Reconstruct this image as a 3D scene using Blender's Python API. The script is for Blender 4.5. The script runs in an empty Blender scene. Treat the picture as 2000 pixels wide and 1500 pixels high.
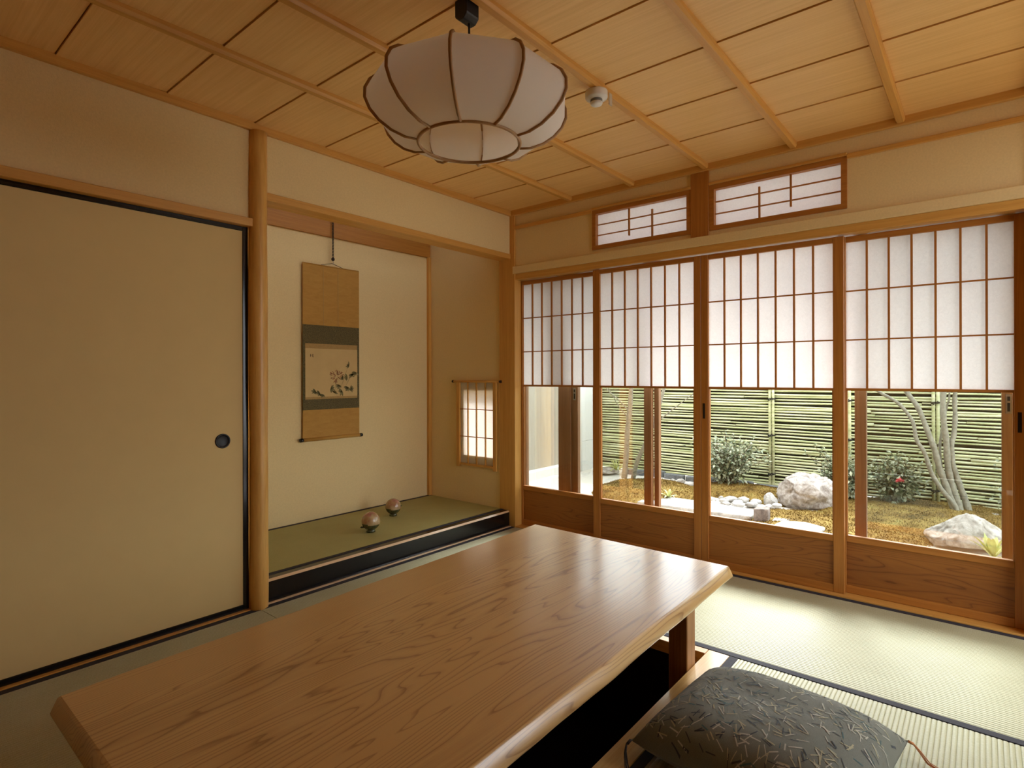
import bpy, math, random
from mathutils import Vector, Matrix, noise as mnoise
R = math.radians
PI = math.pi
random.seed(7)
sc = bpy.context.scene
col = sc.collection

# ------------------------------------------------------------------ camera
cam_d = bpy.data.cameras.new('camera')
cam = bpy.data.objects.new('camera', cam_d); col.objects.link(cam)
cam_d.sensor_width = 36.0; cam_d.sensor_fit = 'HORIZONTAL'
cam_d.lens = 1113.82 / 2000 * 36
cam_d.shift_y = -(750 - 733.19) / 2000
cam_d.clip_start = 0.05
YAW = R(39.611)
cam.matrix_world = (Matrix.Translation((-3.29, -2.735, 1.13)) @ Matrix.Rotation(YAW - PI / 2, 4, 'Z')
                    @ Matrix.Rotation(PI / 2, 4, 'X') @ Matrix.Rotation(R(-0.15), 4, 'Z'))
sc.camera = cam

# ------------------------------------------------------------------ world, sun, exposure
w = bpy.data.worlds.new('world'); sc.world = w; w.use_nodes = True
bg = w.node_tree.nodes['Background']
bg.inputs[0].default_value = (0.91, 0.95, 1.0, 1); bg.inputs[1].default_value = 4.0
sun_d = bpy.data.lights.new('sun', 'SUN'); sun = bpy.data.objects.new('sun', sun_d); col.objects.link(sun)
sun_d.energy = 5.8; sun_d.angle = R(24); sun_d.color = (1.0, 0.98, 0.955)
sun.rotation_euler = Vector((-1.0, -0.16, -0.95)).to_track_quat('-Z', 'Y').to_euler()
sun.location = (4, 1, 5)
sc.view_settings.view_transform = 'Standard'; sc.view_settings.look = 'None'
sc.view_settings.exposure = 0.58; sc.view_settings.gamma = 1.0
sc.view_settings.use_curve_mapping = False
cy = sc.cycles
cy.use_denoising = True
cy.max_bounces = 14; cy.diffuse_bounces = 8; cy.glossy_bounces = 4; cy.transmission_bounces = 8
cy.transparent_max_bounces = 16
cy.sample_clamp_indirect = 6.0; cy.caustics_reflective = False; cy.caustics_refractive = False

# ------------------------------------------------------------------ node helpers / materials
def new_mat(name):
    m = bpy.data.materials.new(name); m.use_nodes = True
    nt = m.node_tree; nt.nodes.clear()
    out = nt.nodes.new('ShaderNodeOutputMaterial')
    return m, nt, out
def N(nt, t, **kw):
    n = nt.nodes.new(t)
    for k, v in kw.items():
        if k.startswith('i_'): n.inputs[k[2:].replace('_', ' ')].default_value = v
        else: setattr(n, k, v)
    return n
def L(nt, a, b): nt.links.new(a, b)
def rgba(c): return (c[0], c[1], c[2], 1)
def srgb(r, g, b):
    f = lambda v: (v / 255) / 12.92 if v / 255 <= 0.04045 else ((v / 255 + 0.055) / 1.055) ** 2.4
    return (f(r), f(g), f(b))
def coords(nt, scale, rnd=True):
    tc = N(nt, 'ShaderNodeTexCoord'); mp = N(nt, 'ShaderNodeMapping')
    mp.inputs['Scale'].default_value = scale
    L(nt, tc.outputs['Object'], mp.inputs['Vector'])
    if rnd:
        oi = N(nt, 'ShaderNodeObjectInfo'); mu = N(nt, 'ShaderNodeMath', operation='MULTIPLY'); mu.inputs[1].default_value = 37.0
        L(nt, oi.outputs['Random'], mu.inputs[0])
        cb = N(nt, 'ShaderNodeCombineXYZ')
        for k in range(3): L(nt, mu.outputs[0], cb.inputs[k])
        L(nt, cb.outputs[0], mp.inputs['Location'])
    return mp.outputs['Vector']
def ramp(nt, fac, stops):
    r = N(nt, 'ShaderNodeValToRGB'); cr = r.color_ramp
    cr.elements[0].position = stops[0][0]; cr.elements[0].color = rgba(stops[0][1])
    cr.elements[1].position = stops[-1][0]; cr.elements[1].color = rgba(stops[-1][1])
    for p, c in stops[1:-1]:
        e = cr.elements.new(p); e.color = rgba(c)
    L(nt, fac, r.inputs[0]); return r.outputs[0]
def bsdf(nt, out, rough=0.6, spec=0.4, coat=0.0, metal=0.0):
    b = N(nt, 'ShaderNodeBsdfPrincipled')
    b.inputs['Roughness'].default_value = rough; b.inputs['Specular IOR Level'].default_value = spec
    b.inputs['Coat Weight'].default_value = coat; b.inputs['Coat Roughness'].default_value = 0.2
    b.inputs['Metallic'].default_value = metal
    L(nt, b.outputs[0], out.inputs['Surface']); return b
def bump(nt, b, h, strength, dist=0.002):
    bp = N(nt, 'ShaderNodeBump'); bp.inputs['Strength'].default_value = strength; bp.inputs['Distance'].default_value = dist
    L(nt, h, bp.inputs['Height']); L(nt, bp.outputs[0], b.inputs['Normal'])
def noise(nt, vec, scale, detail=4, rough=0.55, dist=0.0):
    n = N(nt, 'ShaderNodeTexNoise'); n.inputs['Scale'].default_value = scale; n.inputs['Detail'].default_value = detail
    n.inputs['Roughness'].default_value = rough; n.inputs['Distortion'].default_value = dist
    L(nt, vec, n.inputs['Vector']); return n.outputs['Fac']

def plain(name, c, rough=0.6, spec=0.4, metal=0.0, coat=0.0, var=0.0, nscale=30, bumps=0.0, bscale=200):
    m, nt, out = new_mat(name); b = bsdf(nt, out, rough, spec, coat, metal)
    if var > 0:
        v = coords(nt, (1, 1, 1)); f = noise(nt, v, nscale)
        L(nt, ramp(nt, f, [(0.3, [x * (1 - var) for x in c]), (0.7, [min(1, x * (1 + var)) for x in c])]), b.inputs['Base Color'])
    else: b.inputs['Base Color'].default_value = rgba(c)
    if bumps > 0:
        v = coords(nt, (1, 1, 1)); bump(nt, b, noise(nt, v, bscale, 3), bumps)
    return m
def wood(name, c1, c2, axis='X', rough=0.5, spec=0.4, coat=0.0, freq=55, stretch=0.035, fine=0.3):
    """straight-grained timber: noise stretched along the grain axis"""
    m, nt, out = new_mat(name); b = bsdf(nt, out, rough, spec, coat)
    s = [1, 1, 1]; s['XYZ'.index(axis)] = stretch
    v = coords(nt, s)
    f1 = noise(nt, v, freq, 5, 0.6, 0.6); f2 = noise(nt, v, freq * 5, 3, 0.6)
    mx = N(nt, 'ShaderNodeMix'); mx.inputs[0].default_value = fine
    L(nt, f1, mx.inputs[2]); L(nt, f2, mx.inputs[3])
    L(nt, ramp(nt, mx.outputs[0], [(0.36, c2), (0.62, c1)]), b.inputs['Base Color'])
    bump(nt, b, mx.outputs[0], 0.12, 0.001)
    return m
def flatsawn(name, c1, c2, axis='X', rough=0.45, coat=0.0, rings=26, off=(0, 0, 0.35), stretch=0.13, warp=0.05, spec=0.4, line=0.5):
    """flat-sawn board: growth rings around an axis just under the board give cathedral figure"""
    m, nt, out = new_mat(name); b = bsdf(nt, out, rough, spec, coat)
    ai = 'XYZ'.index(axis)
    s = [1, 1, 1]; s[ai] = stretch
    v = coords(nt, s, rnd=False)
    oi = N(nt, 'ShaderNodeObjectInfo'); 
    ad = N(nt, 'ShaderNodeVectorMath', operation='ADD')
    n1 = N(nt, 'ShaderNodeTexNoise'); n1.inputs['Scale'].default_value = 3.2; n1.inputs['Detail'].default_value = 3
    mu4 = N(nt, 'ShaderNodeMath', operation='MULTIPLY'); mu4.inputs[1].default_value = 9.0; L(nt, oi.outputs['Random'], mu4.inputs[0])
    n1.noise_dimensions = '4D'; L(nt, mu4.outputs[0], n1.inputs['W']); L(nt, v, n1.inputs['Vector'])
    sb = N(nt, 'ShaderNodeVectorMath', operation='SUBTRACT'); sb.inputs[1].default_value = (0.5, 0.5, 0.5); L(nt, n1.outputs['Color'], sb.inputs[0])
    sl = N(nt, 'ShaderNodeVectorMath', operation='SCALE'); sl.inputs['Scale'].default_value = warp * 6; L(nt, sb.outputs[0], sl.inputs[0])
    L(nt, v, ad.inputs[0]); L(nt, sl.outputs[0], ad.inputs[1])
    ad2 = N(nt, 'ShaderNodeVectorMath', operation='ADD'); ad2.inputs[1].default_value = off; L(nt, ad.outputs[0], ad2.inputs[0])
    wv = N(nt, 'ShaderNodeTexWave', wave_type='RINGS', rings_direction=axis, wave_profile='SAW')
    wv.inputs['Scale'].default_value = rings / 2.0; wv.inputs['Distortion'].default_value = 0.5; wv.inputs['Detail'].default_value = 2
    wv.inputs['Detail Scale'].default_value = 2.0
    L(nt, ad2.outputs[0], wv.inputs['Vector'])
    s2 = [1, 1, 1]; s2[ai] = 0.02
    f2 = noise(nt, coords(nt, s2), 260, 3, 0.6)
    s3 = [1, 1, 1]; s3[ai] = 0.2
    f3 = noise(nt, coords(nt, s3), 3.5, 2)
    lin = ramp(nt, wv.outputs['Fac'], [(0.0, (0.55, 0.55, 0.55)), (0.35, (0.8, 0.8, 0.8)), (0.8, (0.62, 0.62, 0.62)), (0.96, (0.0, 0.0, 0.0)), (1.0, (0.5, 0.5, 0.5))])
    mx = N(nt, 'ShaderNodeMix'); mx.inputs[0].default_value = 0.28; L(nt, lin, mx.inputs[2]); L(nt, f2, mx.inputs[3])
    mx2 = N(nt, 'ShaderNodeMix'); mx2.inputs[0].default_value = 1 - line; L(nt, mx.outputs[0], mx2.inputs[2]); L(nt, f3, mx2.inputs[3])
    L(nt, ramp(nt, mx2.outputs[0], [(0.2, c2), (0.62, c1)]), b.inputs['Base Color'])
    bump(nt, b, mx.outputs[0], 0.1, 0.001)
    return m
def translucent(name, c, t=0.5, rough=0.8, fib=0.0, tc=None):
    m, nt, out = new_mat(name)
    d = N(nt, 'ShaderNodeBsdfDiffuse'); tr = N(nt, 'ShaderNodeBsdfTranslucent'); mx = N(nt, 'ShaderNodeMixShader')
    mx.inputs[0].default_value = t
    if fib > 0:
        v = coords(nt, (1, 1, 1)); f = noise(nt, v, 90, 5, 0.7, 1.0)
        cc = ramp(nt, f, [(0.3, [x * (1 - fib) for x in c]), (0.7, c)])
        L(nt, cc, d.inputs[0]); L(nt, cc, tr.inputs[0])
    else:
        d.inputs[0].default_value = rgba(c); tr.inputs[0].default_value = rgba(tc or c)
    L(nt, d.outputs[0], mx.inputs[1]); L(nt, tr.outputs[0], mx.inputs[2]); L(nt, mx.outputs[0], out.inputs['Surface'])
    return m
def glass(name, k=1.0, tint=(0.96, 0.98, 0.97)):
    m, nt, out = new_mat(name)
    t = N(nt, 'ShaderNodeBsdfTransparent'); t.inputs[0].default_value = rgba(tint)
    g = N(nt, 'ShaderNodeBsdfGlossy'); g.inputs['Roughness'].default_value = 0.0
    lw = N(nt, 'ShaderNodeLayerWeight'); lw.inputs[0].default_value = 0.5
    pw_ = N(nt, 'ShaderNodeMath', operation='POWER'); pw_.inputs[1].default_value = 5.0; L(nt, lw.outputs['Facing'], pw_.inputs[0])
    ma = N(nt, 'ShaderNodeMath', operation='MULTIPLY_ADD', use_clamp=True); ma.inputs[1].default_value = 0.96 * min(k, 1); ma.inputs[2].default_value = 0.04 * k
    L(nt, pw_.outputs[0], ma.inputs[0])
    mx = N(nt, 'ShaderNodeMixShader'); L(nt, ma.outputs[0], mx.inputs[0])
    L(nt, t.outputs[0], mx.inputs[1]); L(nt, g.outputs[0], mx.inputs[2]); L(nt, mx.outputs[0], out.inputs['Surface'])
    return m

HIN1, HIN2 = (0.68, 0.365, 0.088), (0.57, 0.285, 0.060)
M = {}
for ax in 'XYZ':
    M['hinoki' + ax] = wood('hinoki_timber_' + ax, HIN1, HIN2, ax, 0.42, 0.4)
    M['shoji' + ax] = wood('screen_timber_' + ax, (0.46, 0.185, 0.032), (0.35, 0.125, 0.018), ax, 0.45, 0.4)
M['log'] = wood('peeled_log', (0.70, 0.40, 0.105), (0.56, 0.29, 0.065), 'Z', 0.36, 0.4, freq=25, stretch=0.1)
M['ceil'] = wood('cedar_board', (0.89, 0.58, 0.235), (0.79, 0.485, 0.18), 'Y', 0.45, 0.3, freq=70, stretch=0.02)
M['frieze'] = wood('cedar_frieze', (0.50, 0.225, 0.038), (0.40, 0.165, 0.026), 'X', 0.5)
M['koshi'] = flatsawn('zelkova_panel', (0.34, 0.125, 0.020), (0.15, 0.043, 0.006), 'Y', 0.5, rings=70, off=(0.16, 0, -0.16), stretch=0.13, warp=0.085)
M['table'] = flatsawn('zelkova_slab', (0.60, 0.375, 0.14), (0.25, 0.115, 0.032), 'X', 0.37, coat=0.75, rings=62, off=(0, 0.12, 0.09), stretch=0.10, warp=0.085, spec=0.5, line=0.6)
M['tableleg'] = wood('zelkova_leg', (0.38, 0.175, 0.05), (0.24, 0.095, 0.024), 'Z', 0.4)
M['pitwood'] = wood('pit_frame_timber', (0.68, 0.44, 0.17), (0.56, 0.33, 0.11), 'X', 0.2, 0.5, coat=0.6)
M['pitwoodY'] = wood('pit_frame_timber_cross', (0.60, 0.34, 0.11), (0.48, 0.24, 0.07), 'Y', 0.3, 0.5, coat=0.3)
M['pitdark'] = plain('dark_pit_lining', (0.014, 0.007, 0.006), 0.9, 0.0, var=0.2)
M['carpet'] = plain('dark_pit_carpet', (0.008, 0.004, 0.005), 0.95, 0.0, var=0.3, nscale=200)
M['plaster'] = plain('sand_plaster', (0.775, 0.61, 0.315), 0.9, 0.15, var=0.04, nscale=120, bumps=0.35, bscale=260)
M['fusuma'] = plain('ochre_door_paper', (0.70, 0.525, 0.235), 0.85, 0.15, var=0.015, nscale=10)
M['lacquer'] = plain('black_lacquer', (0.006, 0.005, 0.006), 0.16, 0.5)
M['blackmatte'] = plain('black_plastic', (0.012, 0.012, 0.014), 0.45, 0.4)
M['paper'] = translucent('washi_paper', (0.94, 0.93, 0.92), 0.52, fib=0.09)
M['fabricshade'] = translucent('lamp_cloth', (0.95, 0.92, 0.87), 0.5)
M['rib'] = plain('bamboo_rib', (0.36, 0.19, 0.07), 0.45, var=0.15)
M['glass'] = glass('clear_glass', 0.5)
M['sashglass'] = glass('double_glazing', 4.5)
M['sash'] = wood('sash_timber', (0.31, 0.16, 0.072), (0.24, 0.115, 0.048), 'Z', 0.45)
M['sashY'] = wood('sash_timber_rail', (0.31, 0.16, 0.072), (0.24, 0.115, 0.048), 'Y', 0.45)
M['metal'] = plain('brushed_metal', (0.42, 0.40, 0.36), 0.35, 0.5, metal=1.0)
M['darkmetal'] = plain('dark_bronze', (0.03, 0.022, 0.02), 0.4, 0.5, metal=0.6)
M['white'] = plain('white_plastic', (0.74, 0.71, 0.66), 0.5, 0.4)
M['heri'] = plain('charcoal_border_cloth', (0.042, 0.04, 0.05), 0.8, 0.2, var=0.2, nscale=300)
M['bright'] = wood('pale_edge_timber', (0.78, 0.55, 0.33), (0.68, 0.44, 0.24), 'X', 0.2, 0.5, coat=0.6)

def tatami_mat(name, axis, c1, c2):
    m, nt, out = new_mat(name); b = bsdf(nt, out, 0.5, 0.35)
    s = [1, 1, 1]; s['XY'.index(axis)] = 1.0
    tc = N(nt, 'ShaderNodeTexCoord')
    mp = N(nt, 'ShaderNodeMapping'); sc_ = [90, 90, 1]; sc_['XY'.index(axis)] = 420; mp.inputs['Scale'].default_value = sc_
    L(nt, tc.outputs['Object'], mp.inputs['Vector'])
    f = noise(nt, mp.outputs[0], 1.0, 2, 0.6)
    f2 = noise(nt, coords(nt, (1, 1, 1)), 5, 3)
    mx = N(nt, 'ShaderNodeMix'); mx.inputs[0].default_value = 0.35; L(nt, f, mx.inputs[2]); L(nt, f2, mx.inputs[3])
    L(nt, ramp(nt, mx.outputs[0], [(0.34, c2), (0.64, c1)]), b.inputs['Base Color'])
    bump(nt, b, f, 0.25, 0.001)
    return m
TC1, TC2 = (0.475, 0.465, 0.31), (0.375, 0.365, 0.22)
M['tatamiX'] = tatami_mat('rush_weave_x', 'X', TC1, TC2)
M['tatamiY'] = tatami_mat('rush_weave_y', 'Y', TC1, TC2)
M['tokotatami'] = tatami_mat('fine_rush_weave', 'X', (0.40, 0.37, 0.14), (0.32, 0.29, 0.10))

# ------------------------------------------------------------------ mesh builder
ORG = {}
class MB:
    def __init__(s): s.v = []; s.f = []; s.m = []; s.sm = []
    def add(s, vs, fs, m=0, smooth=False):
        o = len(s.v); s.v += [tuple(p) for p in vs]
        for f in fs:
            s.f.append(tuple(i + o for i in f)); s.m.append(m); s.sm.append(smooth)
        return s
    def box(s, x0, x1, y0, y1, z0, z1, m=0):
        if x0 > x1: x0, x1 = x1, x0
        if y0 > y1: y0, y1 = y1, y0
        if z0 > z1: z0, z1 = z1, z0
        vs = [(x, y, z) for z in (z0, z1) for y in (y0, y1) for x in (x0, x1)]
        return s.add(vs, [(0, 2, 3, 1), (4, 5, 7, 6), (0, 1, 5, 4), (2, 6, 7, 3), (0, 4, 6, 2), (1, 3, 7, 5)], m)
    def tube(s, pts, rad, n=10, m=0, caps=True, smooth=True):
        pts = [Vector(p) for p in pts]; k = len(pts)
        if not hasattr(rad, '__len__'): rad = [rad] * k
        rings = []; up = None
        for i, p in enumerate(pts):
            t = (pts[min(i + 1, k - 1)] - pts[max(i - 1, 0)]).normalized()
            if up is None:
                up = Vector((0, 0, 1)) if abs(t.z) < 0.9 else Vector((1, 0, 0))
            a = t.cross(up).normalized(); up = a.cross(t).normalized()
            rings.append([p + (a * math.cos(2 * PI * j / n) + up * math.sin(2 * PI * j / n)) * rad[i] for j in range(n)])
        vs = [q for r in rings for q in r]
        fs = [(i * n + j, i * n + (j + 1) % n, (i + 1) * n + (j + 1) % n, (i + 1) * n + j) for i in range(k - 1) for j in range(n)]
        s.add(vs, fs, m, smooth)
        if caps:
            o = len(s.v) - len(vs)
            s.f.append(tuple(o + j for j in range(n))[::-1]); s.m.append(m); s.sm.append(False)
            s.f.append(tuple(o + (k - 1) * n + j for j in range(n))); s.m.append(m); s.sm.append(False)
        return s
    def lathe(s, prof, c=(0, 0, 0), n=24, m=0, axis='Z', smooth=True, closed=False):
        vs = []; k = len(prof)
        for r, h in prof:
            for j in range(n):
                a = 2 * PI * j / n; p = (r * math.cos(a), r * math.sin(a), h)
                if axis == 'X': p = (h, r * math.cos(a), r * math.sin(a))
                if axis == 'Y': p = (r * math.sin(a), h, r * math.cos(a))
                vs.append((p[0] + c[0], p[1] + c[1], p[2] + c[2]))
        fs = [(i * n + j, i * n + (j + 1) % n, (i + 1) * n + (j + 1) % n, (i + 1) * n + j) for i in range(k - 1) for j in range(n)]
        return s.add(vs, fs, m, smooth)
    def torus(s, c, R_, r, normal=(0, 0, 1), n=48, k=10, m=0, sx=1.0):
        nz = Vector(normal).normalized(); q = nz.to_track_quat('Z', 'Y'); vs = []
        for i in range(n):
            a = 2 * PI * i / n
            for j in range(k):
                b = 2 * PI * j / k
                p = Vector(((R_ + r * math.cos(b)) * math.cos(a) * sx, (R_ + r * math.cos(b)) * math.sin(a), r * math.sin(b)))
                vs.append(Vector(c) + q @ p)
        fs = [(i * k + j, ((i + 1) % n) * k + j, ((i + 1) % n) * k + (j + 1) % k, i * k + (j + 1) % k) for i in range(n) for j in range(k)]
        return s.add(vs, fs, m, True)
    def build(s, name, mats, parent=None, bevel=0.0, origin=None, seg=1):
        if not isinstance(mats, (list, tuple)): mats = [mats]
        me = bpy.data.meshes.new(name)
        o = Vector(ORG[parent.name]) if parent is not None else Vector(origin or (0, 0, 0))
        me.from_pydata([(p[0] - o.x, p[1] - o.y, p[2] - o.z) for p in s.v], [], s.f)
        for m in mats: me.materials.append(m)
        me.polygons.foreach_set('material_index', s.m)
        me.polygons.foreach_set('use_smooth', s.sm)
        me.update()
        ob = bpy.data.objects.new(name, me); col.objects.link(ob)
        if parent is not None: ob.parent = parent
        else: ob.location = o
        ORG[ob.name] = o
        if bevel > 0:
            b = ob.modifiers.new('edge', 'BEVEL'); b.width = bevel; b.segments = seg; b.limit_method = 'ANGLE'; b.angle_limit = R(40)
        return ob
def B(*a, m=0): return MB().box(*a, m=m)
def tag(o, label, cat, group=None, kind=None):
    if label: o['label'] = label
    if cat: o['category'] = cat
    if group: o['group'] = group
    if kind: o['kind'] = kind
    return o
def empty(name, loc, label, cat, group=None, kind=None):
    o = bpy.data.objects.new(name, None); col.objects.link(o); o.location = loc; ORG[o.name] = Vector(loc)
    o.empty_display_size = 0.05
    return tag(o, label, cat, group, kind)
def struct(name, mb, mat, label, cat, bevel=0.0):
    return tag(mb.build(name, mat, bevel=bevel), label, cat, kind='structure')

# ------------------------------------------------------------------ room shell
ZC = 2.352                                   # ceiling boards
# floor boards under the mats, left open over the leg pit
fl = MB()
fl.box(-3.95, -2.87, -3.95, 0.95, -0.12, -0.055); fl.box(-1.01, 0.1, -3.95, 0.95, -0.12, -0.055)
fl.box(-2.87, -1.01, -3.95, -1.862, -0.12, -0.055); fl.box(-2.87, -1.01, -1.04, 0.95, -0.12, -0.055)
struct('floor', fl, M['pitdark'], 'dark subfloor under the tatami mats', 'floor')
# left wall: plaster over the sliding door and over the alcove
wl = MB()
wl.box(-3.95, -1.93, 0.0, 0.1, 1.886, 2.40); wl.box(-1.93, 0.0, 0.0, 0.1, 2.02, 2.40)
struct('wall_left', wl, M['plaster'], 'upper sand plaster wall over the sliding door and alcove', 'wall')
wa = MB()
wa.box(-1.99, 0.12, 0.90, 1.0, 0.0, 2.55)
struct('wall_alcove_back', wa, M['plaster'], 'plaster back wall of the alcove behind the hanging scroll', 'wall')
ws = MB()                                     # alcove side wall with its window opening
ws.box(0.0, 0.12, 0.10, 0.174, 0.0, 2.55); ws.box(0.0, 0.12, 0.489, 0.95, 0.0, 2.55)
ws.box(0.0, 0.12, 0.174, 0.489, 0.0, 0.498); ws.box(0.0, 0.12, 0.174, 0.489, 1.01, 2.55)
struct('wall_alcove_side', ws, M['plaster'], 'plaster side wall of the alcove with a small window opening', 'wall')
struct('wall_alcove_left', B(-1.99, -1.935, 0.06, 0.92, 0.0, 2.55), M['plaster'], 'hidden left side wall of the alcove behind the round post', 'wall')
struct('wall_alcove_top', B(-1.99, 0.12, 0.08, 1.0, 2.5, 2.56), M['frieze'], 'board ceiling of the alcove', 'ceiling')
# right wall: plaster above the screens, with two transom openings
wr = MB()
Zr0, Zr1 = 1.967, 2.23
wr.box(0.004, 0.1, -0.714, 0.0, 1.93, 2.40)
wr.box(0.004, 0.1, -1.396, -0.714, 1.93, Zr0); wr.box(0.004, 0.1, -1.396, -0.714, Zr1, 2.40)
wr.box(0.004, 0.1, -1.506, -1.396, 1.93, 2.40)
wr.box(0.004, 0.1, -2.206, -1.506, 1.93, Zr0); wr.box(0.004, 0.1, -2.206, -1.506, Zr1, 2.40)
wr.box(0.004, 0.1, -3.95, -2.206, 1.93, 2.40)
wr.box(0.004, 0.1, -3.95, -2.95, 0.0, 1.93)
struct('wall_right', wr, M['plaster'], 'sand plaster wall above the paper screens', 'wall')
# unseen walls closing the room; opening added for fill light, dark boards cut bounce
struct('wall_back', MB().box(-3.95, -1.25, -3.95, -3.85, 0, 2.4).box(-0.1, 0.1, -3.95, -3.85, 0, 2.4).box(-1.25, -0.1, -3.95, -3.85, 0, 0.2).box(-1.25, -0.1, -3.95, -3.85, 2.1, 2.4), M['frieze'], 'unseen dark boarded wall behind the viewer with an opening added for fill light', 'wall')
struct('wall_far_left', B(-4.0, -3.9, -3.95, 0.1, 0, 2.4), M['frieze'], 'unseen wall beyond the left end of the room, boarded dark to cut bounce light', 'wall')
# ceiling boards: one mesh of planks lapped along their seams
ce = MB(); xs = [0.02] + [-0.42 - 0.384 * k for k in range(10)]
for a, b in zip(xs[:-1], xs[1:]):
    vs = [(a - 0.004, y, z) for y in (-3.95, 0.02) for z in (ZC + 0.004, ZC + 0.012)] + [(b, y, z) for y in (-3.95, 0.02) for z in (ZC - 0.001, ZC + 0.009)]
    ce.add(vs, [(0, 4, 6, 2), (1, 3, 7, 5), (0, 1, 5, 4), (2, 6, 7, 3), (0, 2, 3, 1), (4, 5, 7, 6)])
ce.box(-4.0, 0.1, -4.0, 0.1, ZC + 0.02, ZC + 0.06, 1)
struct('ceiling', ce, [M['ceil'], M['frieze']], 'cedar board ceiling with narrow lapped seams', 'ceiling')
ti = [0]
def trim(mb, mat, label, cat='trim', bevel=0.002):
    ti[0] += 1
    return struct('trim_%d' % ti[0], mb, mat, label, cat, bevel)
for k in range(7):                            # ceiling battens, chamfered underneath
    yc = -0.547 - 0.471 * k
    mb = MB(); prof = [(-0.019, ZC + 0.004), (-0.019, 2.338), (-0.013, 2.326), (0.013, 2.326), (0.019, 2.338), (0.019, ZC + 0.004)]
    vs = [(x, yc + p[0], p[1]) for x in (-3.95, -0.02) for p in prof]
    mb.add(vs, [tuple((i, (i + 1) % 6, 6 + (i + 1) % 6, 6 + i)) for i in range(6)] + [(5, 4, 3, 2, 1, 0), (6, 7, 8, 9, 10, 11)])
    trim(mb, M['hinokiX'], ['first', 'second', 'third', 'fourth', 'fifth', 'sixth', 'seventh'][k] + ' ceiling batten from the scroll wall, running towards the windows', 'batten', 0)
trim(B(-3.95, 0.0, -0.022, 0.0, 2.318, 2.358), M['hinokiX'], 'ceiling edge moulding along the wall above the sliding door', 'moulding')
trim(B(-0.022, 0.004, -3.95, -0.022, 2.318, 2.358), M['hinokiY'], 'ceiling edge moulding along the wall above the screens', 'moulding')
trim(MB().box(-0.012, 0.004, -0.714, -0.048, 2.214, 2.238).box(-0.012, 0.004, -1.396, -0.714, 2.231, 2.246).box(-0.012, 0.004, -2.206, -1.506, 2.231, 2.246).box(-0.012, 0.004, -3.95, -2.206, 2.214, 2.238), M['hinokiY'], 'slim picture rail on the plaster above the transom windows', 'rail')
trim(B(-0.014, 0.004, -3.95, -0.03, 1.886, 1.94), M['plaster'], 'pale plastered band running above the paper screens', 'band')
trim(B(0.0, 0.105, -3.95, -0.03, 1.842, 1.886), M['hinokiY'], 'grooved head rail holding the tops of the paper screens', 'lintel')
trim(B(-0.004, 0.105, -3.95, -0.03, -0.055, 0.008), M['hinokiY'], 'sill rail under the paper screens at the tatami edge', 'sill')
trim(B(-0.008, 0.1, -1.504, -1.396, 1.94, 2.335), M['shojiZ'], 'short square post between the two transom windows', 'post')
trim(B(-0.01, 0.105, -0.047, 0.105, -0.055, 2.335), M['hinokiZ'], 'square corner post between the alcove and the paper screens', 'post')
trim(B(-0.004, 0.1, -2.96, -2.88, -0.055, 2.335), M['hinokiZ'], 'square post at the far right end of the paper screens', 'post')
trim(B(-3.95, -1.955, -0.026, 0.06, 1.85, 1.889), M['hinokiX'], 'lintel beam above the ochre sliding door', 'lintel')
trim(B(-1.93, -0.0, -0.008, 0.108, 2.0, 2.037), M['hinokiX'], 'drop lintel beam across the top of the alcove', 'lintel')
trim(B(-1.95, 0.0, 0.882, 0.902, 2.128, 2.5), M['frieze'], 'wide cedar frieze board high on the alcove back wall', 'board')
trim(B(-0.03, 0.0, 0.872, 0.90, 0.118, 2.128), M['hinokiZ'], 'thin timber strip in the back corner of the alcove', 'strip')
trim(B(-3.95, -1.96, -0.010, 0.075, -0.05, 0.004), M['hinokiX'], 'grooved threshold under the ochre sliding door', 'sill')
trim(B(-1.93, -0.012, -0.010, 0.006, -0.05, 0.006), M['bright'], 'pale timber strip at the foot of the black alcove step', 'strip', 0.001)
# round alcove post: a peeled log with slight swellings
mb = MB(); pts = []; rad = []
for i in range(40):
    z = -0.05 + i * (2.37 / 39); pts.append((-1.934 + 0.002 * math.sin(z * 3.1), -0.004 + 0.002 * math.cos(z * 2.3), z)); rad.append(0.043 + 0.0012 * math.sin(z * 5.0 + 1) + 0.0008 * math.sin(z * 13))
mb.tube(pts, rad, 32)
trim(mb, M['log'], 'round peeled log post between the sliding door and the alcove', 'post', 0)
# alcove step (black lacquered sill) with a pale chamfered edge
al = empty('alcove_step', (-0.95, 0.03, 0.0), 'black lacquered step beam along the front of the alcove floor', 'step beam', kind='structure')
y0 = 0.008
B(-1.93, -0.012, y0, 0.066, 0.004, 0.106).box(-1.93, -0.012, y0 + 0.009, 0.066, 0.106, 0.117).build('step_body', M['lacquer'], al)
mb = MB(); vs = [(x, y, z) for x in (-1.93, -0.012) for (y, z) in ((y0 - 0.0005, 0.106), (y0 + 0.0095, 0.1175), (y0 + 0.0095, 0.106))]
mb.add(vs, [(0, 1, 4, 3), (1, 2, 5, 4), (2, 0, 3, 5), (0, 2, 1), (3, 4, 5)])
mb.build('step_edge', M['bright'], al)['label'] = 'pale chamfered edge of the black step'
struct('alcove_floor', B(-1.93, 0.0, 0.066, 0.9, 0.0, 0.085), M['pitdark'], 'raised base under the alcove mat', 'floor')

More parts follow.
